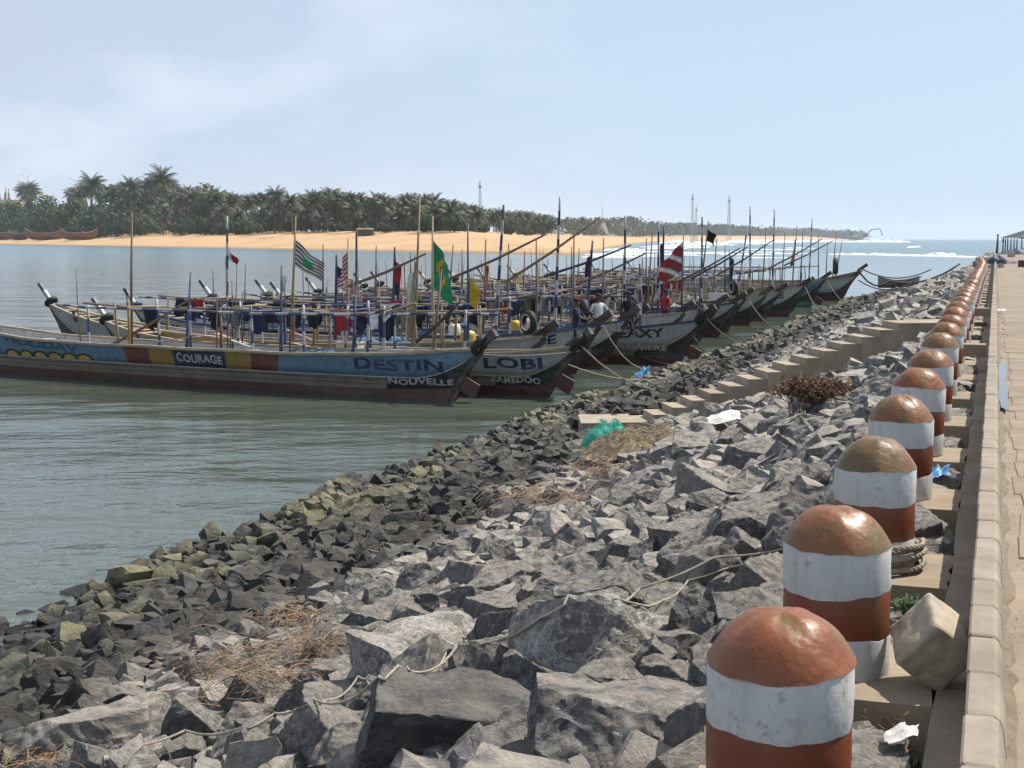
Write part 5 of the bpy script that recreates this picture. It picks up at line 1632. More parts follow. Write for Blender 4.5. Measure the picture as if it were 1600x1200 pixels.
# ------------------------------------------------------------------ people
M_SKIN = plain('dark_skin', (0.075, 0.04, 0.026), 0.55, 0.15)
M_SHIRT = {'white': CLOTH['white'], 'black': CLOTH['black'], 'navy': CLOTH['navy'], 'red': CLOTH['red']}
M_HAIR = plain('black_hair', (0.01, 0.009, 0.008), 0.8, 0.2)
def person(loc, face, shirt, trousers, pose, lab, hgt=1.72):
    root = empty('person', loc, face)
    tag(root, lab, 'person')
    k = hgt / 1.72
    # (pos, radius); local +x is the way the person faces
    J = {'pel': ((0, 0, 0.94), .135), 'wai': ((0, 0, 1.08), .125), 'che': ((0.01, 0, 1.28), .15), 'nek': ((0, 0, 1.44), .065), 'he0': ((0.02, 0, 1.54), .085), 'he1': ((0.025, 0, 1.635), .095)}
    E = [('pel', 'wai'), ('wai', 'che'), ('che', 'nek'), ('nek', 'he0'), ('he0', 'he1')]
    for sgn, n in ((1, 'l'), (-1, 'r')):
        y = 0.09 * sgn
        st = {'stand': (0.0, 0.02), 'step': (0.10 * sgn, -0.04), 'bend': (0.04 * sgn, 0.0)}[pose if pose in ('stand', 'step', 'bend') else 'stand']
        J['hip' + n] = ((0, y, 0.88), .10); J['kne' + n] = ((st[0] * .6 + 0.02, y * 1.15, 0.48), .068); J['ank' + n] = ((st[0], y * 1.25, 0.08), .045); J['toe' + n] = ((st[0] + 0.16, y * 1.4, 0.035), .035)
        E += [('pel', 'hip' + n), ('hip' + n, 'kne' + n), ('kne' + n, 'ank' + n), ('ank' + n, 'toe' + n)]
        J['sho' + n] = ((0, .185 * sgn, 1.385), .062)
        if pose == 'akimbo' or pose == 'stand':
            J['elb' + n] = ((-0.06, .36 * sgn, 1.14), .045); J['wri' + n] = ((0.06, .22 * sgn, 1.0), .032); J['han' + n] = ((0.10, .16 * sgn, 0.99), .034)
        elif pose == 'bend':
            J['elb' + n] = ((0.18, .22 * sgn, 1.12), .045); J['wri' + n] = ((0.38, .16 * sgn, 1.05), .032); J['han' + n] = ((0.46, .14 * sgn, 1.04), .034)
        else:
            J['elb' + n] = ((-0.02 + .06 * sgn, .24 * sgn, 1.12), .045); J['wri' + n] = ((0.08 + .10 * sgn, .25 * sgn, 0.89), .032); J['han' + n] = ((0.11 + .12 * sgn, .245 * sgn, 0.81), .034)
        E += [('che', 'sho' + n), ('sho' + n, 'elb' + n), ('elb' + n, 'wri' + n), ('wri' + n, 'han' + n)]
    names = list(J)
    me = bpy.data.meshes.new('tmp_body')
    me.from_pydata([tuple(c * k for c in J[n][0]) for n in names], [(names.index(a), names.index(c)) for a, c in E], [])
    o = bpy.data.objects.new('tmp_body', me); COL.objects.link(o)
    sk = o.modifiers.new('skin', 'SKIN'); sk.use_smooth_shade = True
    for i, n in enumerate(names):
        sv = me.skin_vertices[0].data[i]; r = J[n][1] * k
        sv.radius = (r, r) if n not in ('che', 'wai', 'pel') else (r * 1.12, r * 0.82)
    me.skin_vertices[0].data[names.index('pel')].use_root = True
    sb = o.modifiers.new('sub', 'SUBSURF'); sb.levels = 2; sb.render_levels = 2
    dg = bpy.context.evaluated_depsgraph_get()
    body = bpy.data.meshes.new_from_object(o.evaluated_get(dg))
    bpy.data.objects.remove(o); bpy.data.meshes.remove(me)
    body.materials.clear()
    for mm in (M_SKIN, M_SHIRT[shirt], CLOTH[trousers]): body.materials.append(mm)
    for p in body.polygons:
        z = p.center.z / k; ay = abs(p.center.y) / k
        far_arm = (p.center.z / k < 1.17 and ay > 0.17) or p.center.x / k > 0.22 and z > 0.9
        p.material_index = 0 if z > 1.435 or far_arm or z < 0.10 else 1 if z > 0.96 else 2
        p.use_smooth = True
    link('body', body, root)
    b = MB(); b.lathe([(0.098 * k, 0.0), (0.107 * k, 0.04 * k), (0.09 * k, 0.085 * k), (0.04 * k, 0.108 * k)], 14, c=(-0.002, 0, 1.635 * k)); b.build('hair', M_HAIR, root)
    b = MB()
    b.box((0.113 * k, 0, 1.585 * k), (0.035 * k, 0.028 * k, 0.04 * k), taper=0.5)
    for sy in (-1, 1): b.box((0.02 * k, sy * 0.098 * k, 1.59 * k), (0.04 * k, 0.018 * k, 0.055 * k))
    b.box((0.108 * k, 0, 1.543 * k), (0.012 * k, 0.045 * k, 0.012 * k)); b.build('face', M_SKIN, root)
    return root
def on_boat(bt, px, side, dz): 
    return bt.W(bt.x_of_px(px), side, dz)
person(on_boat(b4, 937, 0.1, 0.62), R(120), 'white', 'navy', 'stand', 'man in a white shirt and dark trousers standing with hands on hips in a boat')
person(on_boat(b5, 982, 0.0, 0.62), R(-60), 'black', 'black', 'step', 'dark clothed person standing in the EAXY boat')
person(on_boat(b3, 903, 0.1, 0.70), R(-20), 'navy', 'navy', 'bend', 'person in dark clothes leaning forward at the shore end of the MSE boat', 1.6)
person(on_boat(b7, 1040, 0.0, 0.55), R(40), 'red', 'navy', 'step', 'person in a red top among the poles behind the EAXY boat', 1.65)

# ------------------------------------------------------------------ things on the near slope
def on_rocks(px, py, lift=0.0, z0=-1.0):
    d = ray(px, py); t = 3.0
    hit = ROCK_BVH.ray_cast(Vector((0, 0, CAM_H)), d.normalized())
    P = hit[0] if hit[0] is not None else at(px, py, z0)
    return Vector((P.x, P.y, P.z + lift))

def laid_rope(pxs, r, lab, nrm=0.5):
    """taut rope lying over the rocks: straight spans that rest on the highest stones"""
    P = [on_rocks(*p) for p in pxs]
    pts = []
    for a, c in zip(P, P[1:]):
        n = max(2, int((c - a).length / 0.07))
        pts += [a.lerp(c, i / n) for i in range(n)]
    pts.append(P[-1])
    zs = [max(p.z, ROCK_H(p.x, p.y)) + r for p in pts]
    for _ in range(60):
        z2 = zs[:]
        for i in range(1, len(zs) - 1):
            z2[i] = max(ROCK_H(pts[i].x, pts[i].y) + r, (zs[i - 1] + zs[i + 1]) / 2 - 0.0015)
        zs = z2
    path = [Vector((p.x, p.y, z)) for p, z in zip(pts, zs)]
    twisted(path, r, lab)
def twisted(path, r, lab, name='rope', group='white ropes on the rocks and bollards', cat='rope', mat=None):
    b = MB(); n = len(path)
    sm = []
    for i in range(n - 1):
        L_ = (path[i + 1] - path[i]).length; k = max(1, int(L_ / 0.018))
        for j in range(k): sm.append(path[i].lerp(path[i + 1], j / k))
    sm.append(path[-1])
    for s in range(3):
        acc = 0; pts = []
        for i, p in enumerate(sm):
            t = (sm[min(i + 1, len(sm) - 1)] - sm[max(0, i - 1)]).normalized()
            e1 = t.cross(Vector((0, 0, 1))); e1 = e1.normalized() if e1.length > 1e-3 else Vector((1, 0, 0)); e2 = t.cross(e1)
            if i: acc += (p - sm[i - 1]).length
            a = acc / (r * 6.5) * 2 * math.pi + s * 2.094
            pts.append(p + (e1 * math.cos(a) + e2 * math.sin(a)) * r * 0.52)
        b.tube(pts, r * 0.56, 5, 0, cap=False)
    return tag(b.build(name, mat or M_ROPE), lab, cat, group)
laid_rope([(1231, 858), (1130, 882), (1000, 935), (880, 982), (800, 1002), (715, 1030), (600, 1068), (500, 1105), (430, 1128), (390, 1140), (290, 1168), (195, 1198)], 0.009, 'long white twisted rope from the second bollard down across the rocks')
laid_rope([(1233, 868), (1140, 892), (1075, 915), (1000, 948), (945, 975)], 0.008, 'second shorter white rope beside the long one at the second bollard')
laid_rope([(500, 1102), (560, 1078), (640, 1050), (700, 1035)], 0.007, 'loose rope strand under the peaked boulder')
# rope turns round bollards
def coil(s, q, z0, turns, Rr, r, lab, jit=0.004, spread=0.0, dz=None):
    rr = random.Random(9); pts = []; n = 30
    c = Q(s, q, 0)
    for i in range(int(turns * n) + 1):
        a = 2 * math.pi * i / n
        t = i / n
        rad = Rr + spread * abs(math.sin(t * 1.7)) + rr.uniform(-jit, jit)
        pts.append(Vector((c.x + rad * math.cos(a), c.y + rad * math.sin(a), z0 + (dz or 1.9 * r) * t + 0.008 * math.sin(a * 2 + t))))
    twisted(pts, r, lab)
coil(BS[2][0], BS[2][1], BEAM_Z + 0.016, 5, BR + 0.022, 0.016, 'thick white rope coiled in turns round the foot of the third bollard', 0.003, 0.03, 0.028)

# tilted concrete block leaning on the kerb
def block():
    P = Vector((1.46, 5.42, 0)); root = empty('concrete_block', (0, 0, 0))
    bm = bmesh.new(); bmesh.ops.create_cube(bm, size=0.235)
    bmesh.ops.subdivide_edges(bm, edges=list(bm.edges), cuts=15, use_grid_fill=True)
    h, rad = 0.1175, 0.014
    for v in bm.verts:
        inner = Vector([max(-h + rad, min(h - rad, c)) for c in v.co])
        d = v.co - inner
        if d.length > 1e-6: v.co = inner + d.normalized() * rad
    bm.normal_update()
    for v in bm.verts:
        dv = v.co.normalized()
        v.co += dv * (0.005 * noise.fractal(v.co * 16, 0.8, 2, 4) - 0.022 * max(0, noise.noise(v.co * 11) - 0.22))
    M = Matrix.Rotation(R(-8), 3, 'Z') @ Matrix.Rotation(R(20), 3, 'X') @ Matrix.Rotation(R(38), 3, 'Y')
    for v in bm.verts: v.co = M @ Vector((v.co.x * 1.0, v.co.y * 1.08, v.co.z * 1.05))
    lo = min(v.co.z for v in bm.verts)
    me = bm_mesh(bm, 'concrete_block', conc_old, 60)
    bpy.data.objects.remove(root)
    o = link('concrete_block', me); c = at(1458, 1022, 0.08); o.location = (c.x, c.y, BEAM_Z - lo - 0.015)
    tag(o, 'rough concrete cube tipped on its edge against the kerb beside the second bollard', 'block')
block()

def straw(px, py, w, h, n, mat, lab, seed, flat=0.25, ln=(0.12, 0.35), wid=0.0014, name='dry_straw'):
    """a litter of thin bent stalks lying over the stones"""
    rr = random.Random(seed); b = MB(); 
    for _ in range(n):
        x, y = px + rr.gauss(0, w / 3), py + rr.gauss(0, h / 3)
        P = on_rocks(x, y)
        a = rr.gauss(0.4, 0.9); l = rr.uniform(*ln)
        d = Vector((math.cos(a), math.sin(a), rr.gauss(0, flat))); up = rr.uniform(0.0, 0.05)
        pts = [P + d * (l * (t - 0.5)) + Vector((0, 0, 0.012 + up * (1 - (2 * t - 1) ** 2))) for t in (0, 0.35, 0.7, 1)]
        ww = wid * P.length / 7
        side = Vector((-d.y, d.x, 0.6)).normalized() * ww * rr.uniform(0.6, 1.6)
        vs = []
        for p in pts: vs += [p - side, p + side]
        b.add(vs, [(0, 1, 3, 2), (2, 3, 5, 4), (4, 5, 7, 6)], rr.randrange(2))
    return tag(b.build(name, mat), lab, None, None, 'stuff')
M_STRAW = plain('straw', (0.24, 0.165, 0.10), 0.9, 0.4, 30); M_STRAW2 = plain('brown_straw', (0.12, 0.075, 0.045), 0.9, 0.4, 30)
straw(380, 1045, 170, 80, 330, [M_STRAW, M_STRAW2], 'dry straw litter among the stones at the lower left', 1)
straw(460, 965, 90, 30, 160, [M_STRAW, M_STRAW2], 'dry straw litter under the striated slab', 2)
straw(480, 1005, 70, 50, 160, [M_STRAW, M_STRAW2], 'dry straw beside the pale flat rocks', 21)
straw(850, 775, 120, 26, 260, [M_STRAW, M_STRAW2], 'dry straw litter half way down the slope', 3)
straw(930, 735, 80, 22, 130, [M_STRAW, M_STRAW2], 'reddish straw under the fishing net', 4)
straw(60, 1185, 90, 24, 70, [M_STRAW, M_STRAW2], 'dry straw in the near left corner', 5)
straw(1412, 1118, 70, 60, 170, [M_STRAW, M_STRAW2], 'dry grass in the gap behind the nearest bollard', 6, 0.8, (0.05, 0.14), 0.0016)
straw(1440, 925, 70, 30, 120, [M_STRAW2, M_STRAW], 'dry weeds on the pad behind the second bollard', 7, 0.5, (0.05, 0.16), 0.0016)
M_WEED = plain('green_weed', (0.035, 0.075, 0.018), 0.8, 0.4, 20)
def weed(px, py, z, n, rad, lab, seed):
    rr = random.Random(seed); c = at(px, py, z); b = MB()
    for _ in range(n):
        a = rr.uniform(0, 6.28); r_ = rad * rr.random() ** 0.5; p = c + Vector((r_ * math.cos(a), r_ * math.sin(a), rr.uniform(0.01, 0.07)))
        d = Vector((math.cos(a), math.sin(a), rr.uniform(0.2, 1.2))).normalized(); s = d.cross(Vector((0, 0, 1))).normalized() * 0.008; l = rr.uniform(0.02, 0.05)
        b.add([p, p + d * l * .5 + s, p + d * l, p + d * l * .5 - s], [(0, 1, 2, 3)])
        b.add([(c.x + .3 * (p.x - c.x), c.y + .3 * (p.y - c.y), z - 0.02), (p.x + .001, p.y, p.z), (p.x - .001, p.y + .001, p.z)], [(0, 1, 2)])
    tag(b.build('weed', M_WEED), lab, 'plant')
weed(1422, 962, -0.05, 150, 0.10, 'small green weed growing behind the second bollard', 3)

# dry bush on the slope
def bush():
    rr = random.Random(4); c = on_rocks(1262, 645); root = empty('dry_bush', c); tag(root, 'brown dry thorny bush growing between the rocks left of the bollards', 'bush')
    b = MB(); lf = MB(); Rx, Rz = 0.62, 0.75
    def grow(p, d, l, r, dep):
        q = p + d * l
        b.tube([p, (p + q) / 2 + Vector((rr.gauss(0, .02), rr.gauss(0, .02), 0)), q], [r, r * .8, r * .6], 4, 0, cap=False)
        if dep:
            for _ in range(3):
                nd = (d + Vector((rr.gauss(0, .55), rr.gauss(0, .55), rr.gauss(0.05, .4)))).normalized(); grow(q, nd, l * rr.uniform(.5, .8), r * .62, dep - 1)
        for _ in range(3 if dep < 2 else 0):
            t = rr.random(); o = p.lerp(q, t); dd = Vector((rr.gauss(0, 1), rr.gauss(0, 1), rr.gauss(0, 1))).normalized(); s = dd.orthogonal().normalized() * 0.014
            lf.add([o, o + dd * .02 + s, o + dd * .045, o + dd * .02 - s], [(0, 1, 2, 3)], rr.randrange(3))
    for k in range(34):
        a = rr.uniform(0, 6.28); grow(Vector((rr.gauss(0, .13), rr.gauss(0, .1), -0.1)), Vector((math.cos(a) * .6, math.sin(a) * .5, rr.uniform(.7, 2.2))).normalized(), 0.25, 0.008, 3)
    b.build('twigs', plain('dry_twig', (0.10, 0.06, 0.04), 0.9, 0.4, 10), root)
    lf.build('leaves', [plain('brown_leaf', (0.12, 0.055, 0.03), 0.8, 0.4, 9), plain('olive_leaf', (0.075, 0.07, 0.025), 0.8, 0.4, 9), plain('rust_leaf', (0.16, 0.065, 0.035), 0.8, 0.4, 9)], root)
bush()

# discarded nets by the foot of the stair
def tangle(px, py, lx, ly, hz, n, mats, lab, seed, name='fishing_net'):
    rr = random.Random(seed); c = on_rocks(px, py); b = MB(); rows = []
    def surf(u, v):
        hh = max(0, 1 - (abs(u) ** 2.3 + abs(v) ** 2.3)) ** 0.5
        x, y = c.x + u * lx / 2, c.y + v * ly / 2
        return Vector((x, y, max(c.z - 0.25, min(c.z + .2, ROCK_H(x, y))) * 0.55 + 0.45 * c.z - 0.08 + hz * hh * (0.8 + 0.5 * noise.noise(Vector((u * 2.5, v * 2.5, seed))))))
    for i in range(17): rows.append([surf(i / 8 - 1, j / 6 - 1) for j in range(13)])
    b.grid(rows, 0)
    for _ in range(n):
        u, v = rr.uniform(-1, 1) * .95, rr.uniform(-1, 1) * .95; a = rr.gauss(0.2, 0.9); l = rr.uniform(0.12, 0.5); m_ = rr.randrange(len(mats)); ph = rr.uniform(0, 6)
        pts = [surf(u + l * t * math.cos(a + t * 1.5), v + l * t * math.sin(a + t * 1.5)) + Vector((0, 0, 0.01 + 0.035 * abs(math.sin(ph + 5 * t)))) for t in (0, .25, .5, .75, 1)]
        s = Vector((0.002, 0.004, 0.006)); vs = []
        for p in pts: vs += [p - s, p + s]
        b.add(vs, [(0, 1, 3, 2), (2, 3, 5, 4), (4, 5, 7, 6), (6, 7, 9, 8)], m_)
    tag(b.build(name, mats), lab, 'net', 'discarded nets by the stair foot')
tangle(1002, 690, 1.7, 0.9, 0.34, 900, [plain('beige_net', (0.40, 0.32, 0.21), 0.95, 0.35, 14, 1.0), plain('tan_net', (0.42, 0.34, 0.22), 0.95, 0.3, 14), plain('brown_net', (0.2, 0.14, 0.08), 0.95, 0.3, 14)], 'heap of beige fishing net lying at the foot of the stair', 1)
tangle(945, 690, 0.85, 0.65, 0.42, 420, [plain('teal_net', (0.06, 0.42, 0.33), 0.9, 0.35, 14, 1.0), plain('mint_net', (0.10, 0.42, 0.33), 0.9, 0.3, 14)], 'small heap of turquoise fishing net at the foot of the stair', 2)

def litter(px, py, w, h, mat, lab, seed, name='plastic_bag', on=True, z=0.0):
    rr = random.Random(seed); c = on_rocks(px, py) if on else at(px, py, z)
    b = MB(); rows = []
    for i in range(9):
        row = []
        for j in range(7):
            u, v = i / 4 - 1, j / 3 - 1
            n_ = noise.noise(Vector((u * 1.7, v * 1.7, seed)))
            row.append(c + Vector((u * w / 2 + 0.03 * n_, v * w * .3, 0.03 + h * (0.5 + u * 0.35 + v * 0.3 + 0.5 * n_) * (1 - 0.5 * abs(u * v)))))
        rows.append(row)
    b.grid(rows, 0)
    tag(b.build(name, mat), lab, 'litter')
litter(1131, 664, 0.5, 0.22, CLOTH['white'], 'white plastic sack caught on the rocks below the stair', 1, 'plastic_sack')
litter(1466, 752, 0.16, 0.10, plain('blue_plastic', (0.07, 0.26, 0.55), 0.5), 'crumpled blue plastic bag in the gap beyond the fourth bollard', 2)
litter(1408, 1168, 0.12, 0.06, CLOTH['white'], 'torn white plastic scrap in the gap beside the nearest bollard', 3, 'plastic_scrap')
litter(1003, 590, 0.42, 0.3, plain('blue_rag', (0.07, 0.22, 0.42), 0.7), 'blue rag hanging on the mooring rope by the shore', 4, 'rag', False, -2.3)
litter(1560, 488, 0.3, 0.05, CLOTH['white'], 'white scrap of paper on the road', 5, 'paper_scrap', False, ROAD_Z + 0.03)
b = MB(); a = on_rocks(1385, 1190); b.tube([at(1386, 1183, -0.1), at(1428, 1172, -0.08)], 0.006, 5); tag(b.build('stick', plain('red_stick', (0.25, 0.08, 0.05), 0.7)), 'thin reddish stick in the gap beside the nearest bollard', 'stick')

# ------------------------------------------------------------------ far end of the quay
M_TARP = plain('blue_tarp', (0.02, 0.035, 0.085), 0.6, 0.5, 2.5, 0.6)
def tarp():
    c = at(1560, 412.5, ROAD_Z); b = MB(); rows = []
    for i in range(25):
        row = []
        for j in range(15):
            u, v = i / 12 - 1, j / 7 - 1
            hh = max(0, 1 - (abs(u) ** 2 + abs(v) ** 2)) ** 0.55
            row.append(c + Vector((u * 0.75, v * 0.6, 0.62 * hh * (0.75 - 0.25 * u + 0.45 * noise.noise(Vector((u * 2, v * 2, 3)))) + 0.02)))
        rows.append(row)
    b.grid(rows); tag(b.build('tarpaulin_heap', M_TARP), 'dark blue tarpaulin heaped over gear at the end of the road', 'tarpaulin')
    c = at(1592, 412, ROAD_Z); b = MB(); rows = []
    for i in range(21):
        row = []
        for j in range(7):
            u, v = i / 10 - 1, j / 3 - 1
            row.append(c + Vector((u * 1.3, v * .3, 0.13 * max(0, 1 - v * v) * (1 + noise.noise(Vector((u * 5, v, 1)))))))
        rows.append(row)
    b.grid(rows); tag(b.build('net_roll', M_TARP), 'dark net rolled out across the end of the road', 'net')
tarp()
def road_block(px, py, sz, mat, lab):
    c = at(px, py, ROAD_Z + 0.01); bm = bmesh.new(); bmesh.ops.create_cube(bm, size=sz); bmesh.ops.bevel(bm, geom=list(bm.edges), offset=sz * .05, segments=2, affect='EDGES')
    for v in bm.verts: v.co += Vector((noise.noise(v.co * 5), noise.noise(v.co * 5 + Vector((3, 0, 0))), 0)) * sz * .05; v.co.z *= 0.85
    o = link('stone_block', bm_mesh(bm, 'stone_block', mat, 30)); o.location = c + Vector((0, 0, sz * .42)); o.rotation_euler.z = 0.3; tag(o, lab, 'block', 'stone blocks on the road')
road_block(1563.5, 418, 0.26, conc_old, 'small stone block on the road in front of the tarpaulin')
road_block(1599, 417, 0.45, W_DARK, 'dark block at the right edge of the road in front of the shelter')
road_block(1580, 401.5, 0.5, conc_old, 'grey stone block lying in front of the shelter posts')
# heap of brown nets at the bend
def brown_heap():
    c = at(1536, 411, 0.1); b = MB(); rows = []
    for i in range(15):
        row = []
        for j in range(11):
            u, v = i / 7 - 1, j / 5 - 1
            hh = max(0, 1 - (u * u + v * v)) ** .6
            row.append(c + Vector((u * .55, v * .6, .42 * hh * (0.8 + 0.6 * noise.noise(Vector((u * 3, v * 3, 9)))))))
        rows.append(row)
    b.grid(rows); tag(b.build('net_heap', M_STRAW2), 'brown net heap between the last bollards and the tarpaulin', 'net')
brown_heap()
# shelter with thin posts and a sloping roof
def shelter():
    base = ROAD_Z
    def up(root, px, topy, lean=0.0, nm='post'):
        c = at(px, 396.0 + (px - 1556) * 0.01, base); H = (c.z - CAM_H) + (373.5 - topy) / FPX * c.y
        h = CAM_H + (373.5 - topy) / FPX * c.y - base
        b = MB(); b.tube([c, c + Vector((lean, 0, h))], [0.075, 0.06], 7); b.build(nm, W_DARK, root)
        return c, h
    root = empty('shelter', at(1590, 396, base)); tag(root, 'open shelter of thin posts with a dark sloping roof at the end of the quay', 'shelter')
    root.location = (0, 0, 0)
    for px, ty in ((1574, 371), (1579, 371), (1584, 371), (1588.5, 371), (1596, 371)): up(root, px, ty)
    c = at(1590, 396, base); Y = c.y
    z0 = CAM_H + (373.5 - 371.5) / FPX * Y; 
    b = MB(); X0_, X1_ = at_depth(1589, 371, Y).x, at_depth(1640, 371, Y).x
    for k, (dy0, dy1) in enumerate(((-1.5, 4.0),)):
        b.add([(X0_ - .5, Y - 2, z0), (X1_, Y - 2, z0), (X1_, Y + 1.2, z0 + 1.25), (X0_ + 2.6, Y + 1.2, z0 + 1.25), (X0_ - .5, Y + 4, z0), (X1_, Y + 4, z0)], [(0, 1, 2, 3), (3, 2, 5, 4), (0, 3, 4)])
        b.add([(X0_ - .5, Y - 2.01, z0 - .12), (X1_, Y - 2.01, z0 - .12), (X1_, Y - 2.01, z0 - .003), (X0_ - .5, Y - 2.01, z0 - .003)], [(0, 1, 2, 3)])
        b.add([(X0_ - .5, Y - 2, z0 - .13), (X1_, Y - 2, z0 - .13), (X1_, Y + 4, z0 - .13), (X0_ - .5, Y + 4, z0 - .13)], [(3, 2, 1, 0)])
    b.build('roof', plain('dark_roof', (0.045, 0.05, 0.055), 0.7), root)
    for px, ty, l, lab in ((1556.5, 368, .05, 'leftmost pair post'), (1559, 368, 0, '')):
        pass
    r2 = empty('post_pair', (0, 0, 0)); tag(r2, 'two thin wooden posts joined by a short bar left of the shelter', 'post')
    c1, h1 = up(r2, 1556.5, 367.5, .12); c2, h2 = up(r2, 1558.6, 368)
    b = MB(); b.bar(c1 + Vector((-.1, 0, h1)), c2 + Vector((.1, 0, h1 + .05)), .09, .09); b.build('crossbar', W_DARK, r2)
    for i, (px, ty, lab) in enumerate(((1566.5, 371, 'single thin post between the post pair and the shelter'), (1570, 371, 'thin post standing just left of the shelter roof'))):
        r3 = empty('post', (0, 0, 0)); tag(r3, lab, 'post', 'free standing thin posts'); up(r3, px, ty, 0.05, 'shaft')
        b = MB(); c = at(px, 396, base); b.box(c + Vector((0.03, 0, 1.45)), (.2, .08, .35)); b.build('rag', W_DARK, r3) if i == 0 else None
    c = at(1590, 397.5, base); b = MB(); rows = []
    for i in range(21):
        row = []
        for j in range(9):
            u, v = i / 10 - 1, j / 4 - 1; hh = max(0, 1 - (abs(u) ** 3 + v * v)) ** .5
            row.append(c + Vector((u * 2.2, v * .8, .75 * hh * (.7 + .3 * u + .5 * noise.noise(Vector((u * 4, v, 2)))))))
        rows.append(row)
    b.grid(rows); tag(b.build('net_heap', M_TARP), 'long dark heap of nets stored under the shelter roof', 'net')
shelter()

# ------------------------------------------------------------------ far bank vegetation
M_FROND = [plain('palm_frond', (0.024, 0.046, 0.016), 0.6, 0.45, 0.5), plain('palm_frond_olive', (0.042, 0.058, 0.02), 0.6, 0.45, 0.5)]
M_TRUNK = plain('palm_trunk', (0.12, 0.10, 0.08), 0.9, 0.3, 1.0)
M_LEAF = [plain('broad_leaf', (0.036, 0.066, 0.02), 0.7, 0.5, 0.4), plain('dark_leaf', (0.024, 0.044, 0.02), 0.7, 0.5, 0.4), plain('light_leaf', (0.06, 0.095, 0.03), 0.7, 0.4, 0.4)]
def palm_meshes(seed):
    rr = random.Random(seed)
    tb = MB(); lean = rr.uniform(-.12, .12); pts = [(lean * t * t, 0.04 * math.sin(3 * t), t) for t in np.linspace(0, 1, 8)]
    tb.tube(pts, [0.022 - 0.010 * t for t in np.linspace(0, 1, 8)], 6)
    cb = MB()
    nf = 30
    for k in range(nf):
        az = k * 2.39996 + rr.uniform(-.2, .2); el = math.radians(80 - 120 * (k / nf) ** 1.1 + rr.uniform(-8, 8)); Ln = rr.uniform(0.85, 1.1)
        d = Vector((math.cos(az), math.sin(az), 0)); p = Vector((0, 0, 0)); a = el; n = 9; spine = [p.copy()]
        for i in range(n):
            p = p + (d * math.cos(a) + Vector((0, 0, math.sin(a)))) * (Ln / n); a -= math.radians(4.5 + 7 * i / n) ; spine.append(p.copy())
        side = Vector((-d.y, d.x, 0)); mi = rr.randrange(2)
        for i in range(1, n):
            t = i / n; w = 0.23 * math.sin(math.pi * min(1, t * .9 + .12)) + 0.02
            q = spine[i]; q2 = spine[i + 1]; fwd = (q2 - q)
            for sg in (-1, 1):
                for h in (0.0, 0.5):
                    o = q + fwd * h
                    tip = o + side * sg * w + fwd * 1.0 + Vector((0, 0, -w * (0.75 + .4 * rr.random())))
                    cb.add([o, o + fwd * .42, tip], [(0, 1, 2)], mi)
        cb.tube(spine, [0.012 - .010 * i / n for i in range(n + 1)], 3, mi, cap=False)
    return tb.mesh('trunk', M_TRUNK), cb.mesh('crown', M_FROND), Vector((lean, 0.04 * math.sin(3), 1))
PALMS = [palm_meshes(60 + i) for i in range(7)]
def palm(P, h, cr, var, lab, group='coconut palms on the far bank'):
    tr, crn, top = PALMS[var]
    root = empty('palm_tree', P, random.uniform(0, 6.28)); tag(root, lab, 'palm tree', group)
    o = link('trunk', tr, root); o.scale = (h * .9, h * .9, h)
    c = link('crown', crn, root); c.location = (top.x * h * .9, top.y * h * .9, h); c.scale = (cr, cr, cr * .95)
    return root
def leafy(seed, n, quad):
    rr = random.Random(seed); b = MB()
    lob = [(Vector((rr.gauss(0, .42), rr.gauss(0, .42), rr.uniform(.30, .8))), rr.uniform(.28, .5)) for _ in range(9)]
    for _ in range(n):
        c, r_ = lob[rr.randrange(9)]
        d = Vector((rr.gauss(0, 1), rr.gauss(0, 1), rr.gauss(0.25, 1))).normalized(); p = c + d * r_ * rr.uniform(.72, 1.05)
        if p.z < 0.02: continue
        nn = (d + Vector((rr.gauss(0, .5), rr.gauss(0, .5), rr.gauss(.3, .5)))).normalized(); e = nn.orthogonal().normalized(); f = nn.cross(e); q = quad * rr.uniform(.6, 1.3); a = rr.uniform(0, 6.28)
        e, f = e * math.cos(a) + f * math.sin(a), f * math.cos(a) - e * math.sin(a)
        b.add([p - e * q, p + f * q * .55, p + e * q, p - f * q * .55], [(0, 1, 2, 3)], 0 if rr.random() < .6 else rr.randrange(3))
    t = MB(); t.tube([(0, 0, -.05), (0.02, 0, .3), (0, .03, .6)], [.05, .04, .02], 6)
    for k in range(4): a = k * 1.6; t.tube([(0, 0, .25), (.3 * math.cos(a), .3 * math.sin(a), .55)], [.025, .01], 5)
    return b.mesh('crown', M_LEAF), t.mesh('trunk', M_TRUNK)
LEAFY = [leafy(80 + i, 1900, 0.07) for i in range(4)]
def leafy_tree(P, w, h, var, lab, name='broadleaf_tree', cat='tree', group='green trees on the far bank'):
    cr, tr = LEAFY[var]
    root = empty(name, P, random.uniform(0, 6.28)); tag(root, lab, cat, group)
    root.scale = (w, w, h)
    link('trunk', tr, root); link('crown', cr, root)
def zone_of(px):
    for lim, w in ((170, 'behind the beached boats'), (235, 'left of the tallest palm'), (300, 'right under the tallest palm'), (380, 'halfway from tallest palm to lone palm'), (460, 'left of the lone front palm'), (530, 'right of the lone front palm'), (620, 'behind the beach hut'), (700, 'between beach hut and lattice mast'), (775, 'under the lattice mast'), (2000, 'right of the lattice mast')):
        if px < lim: return w
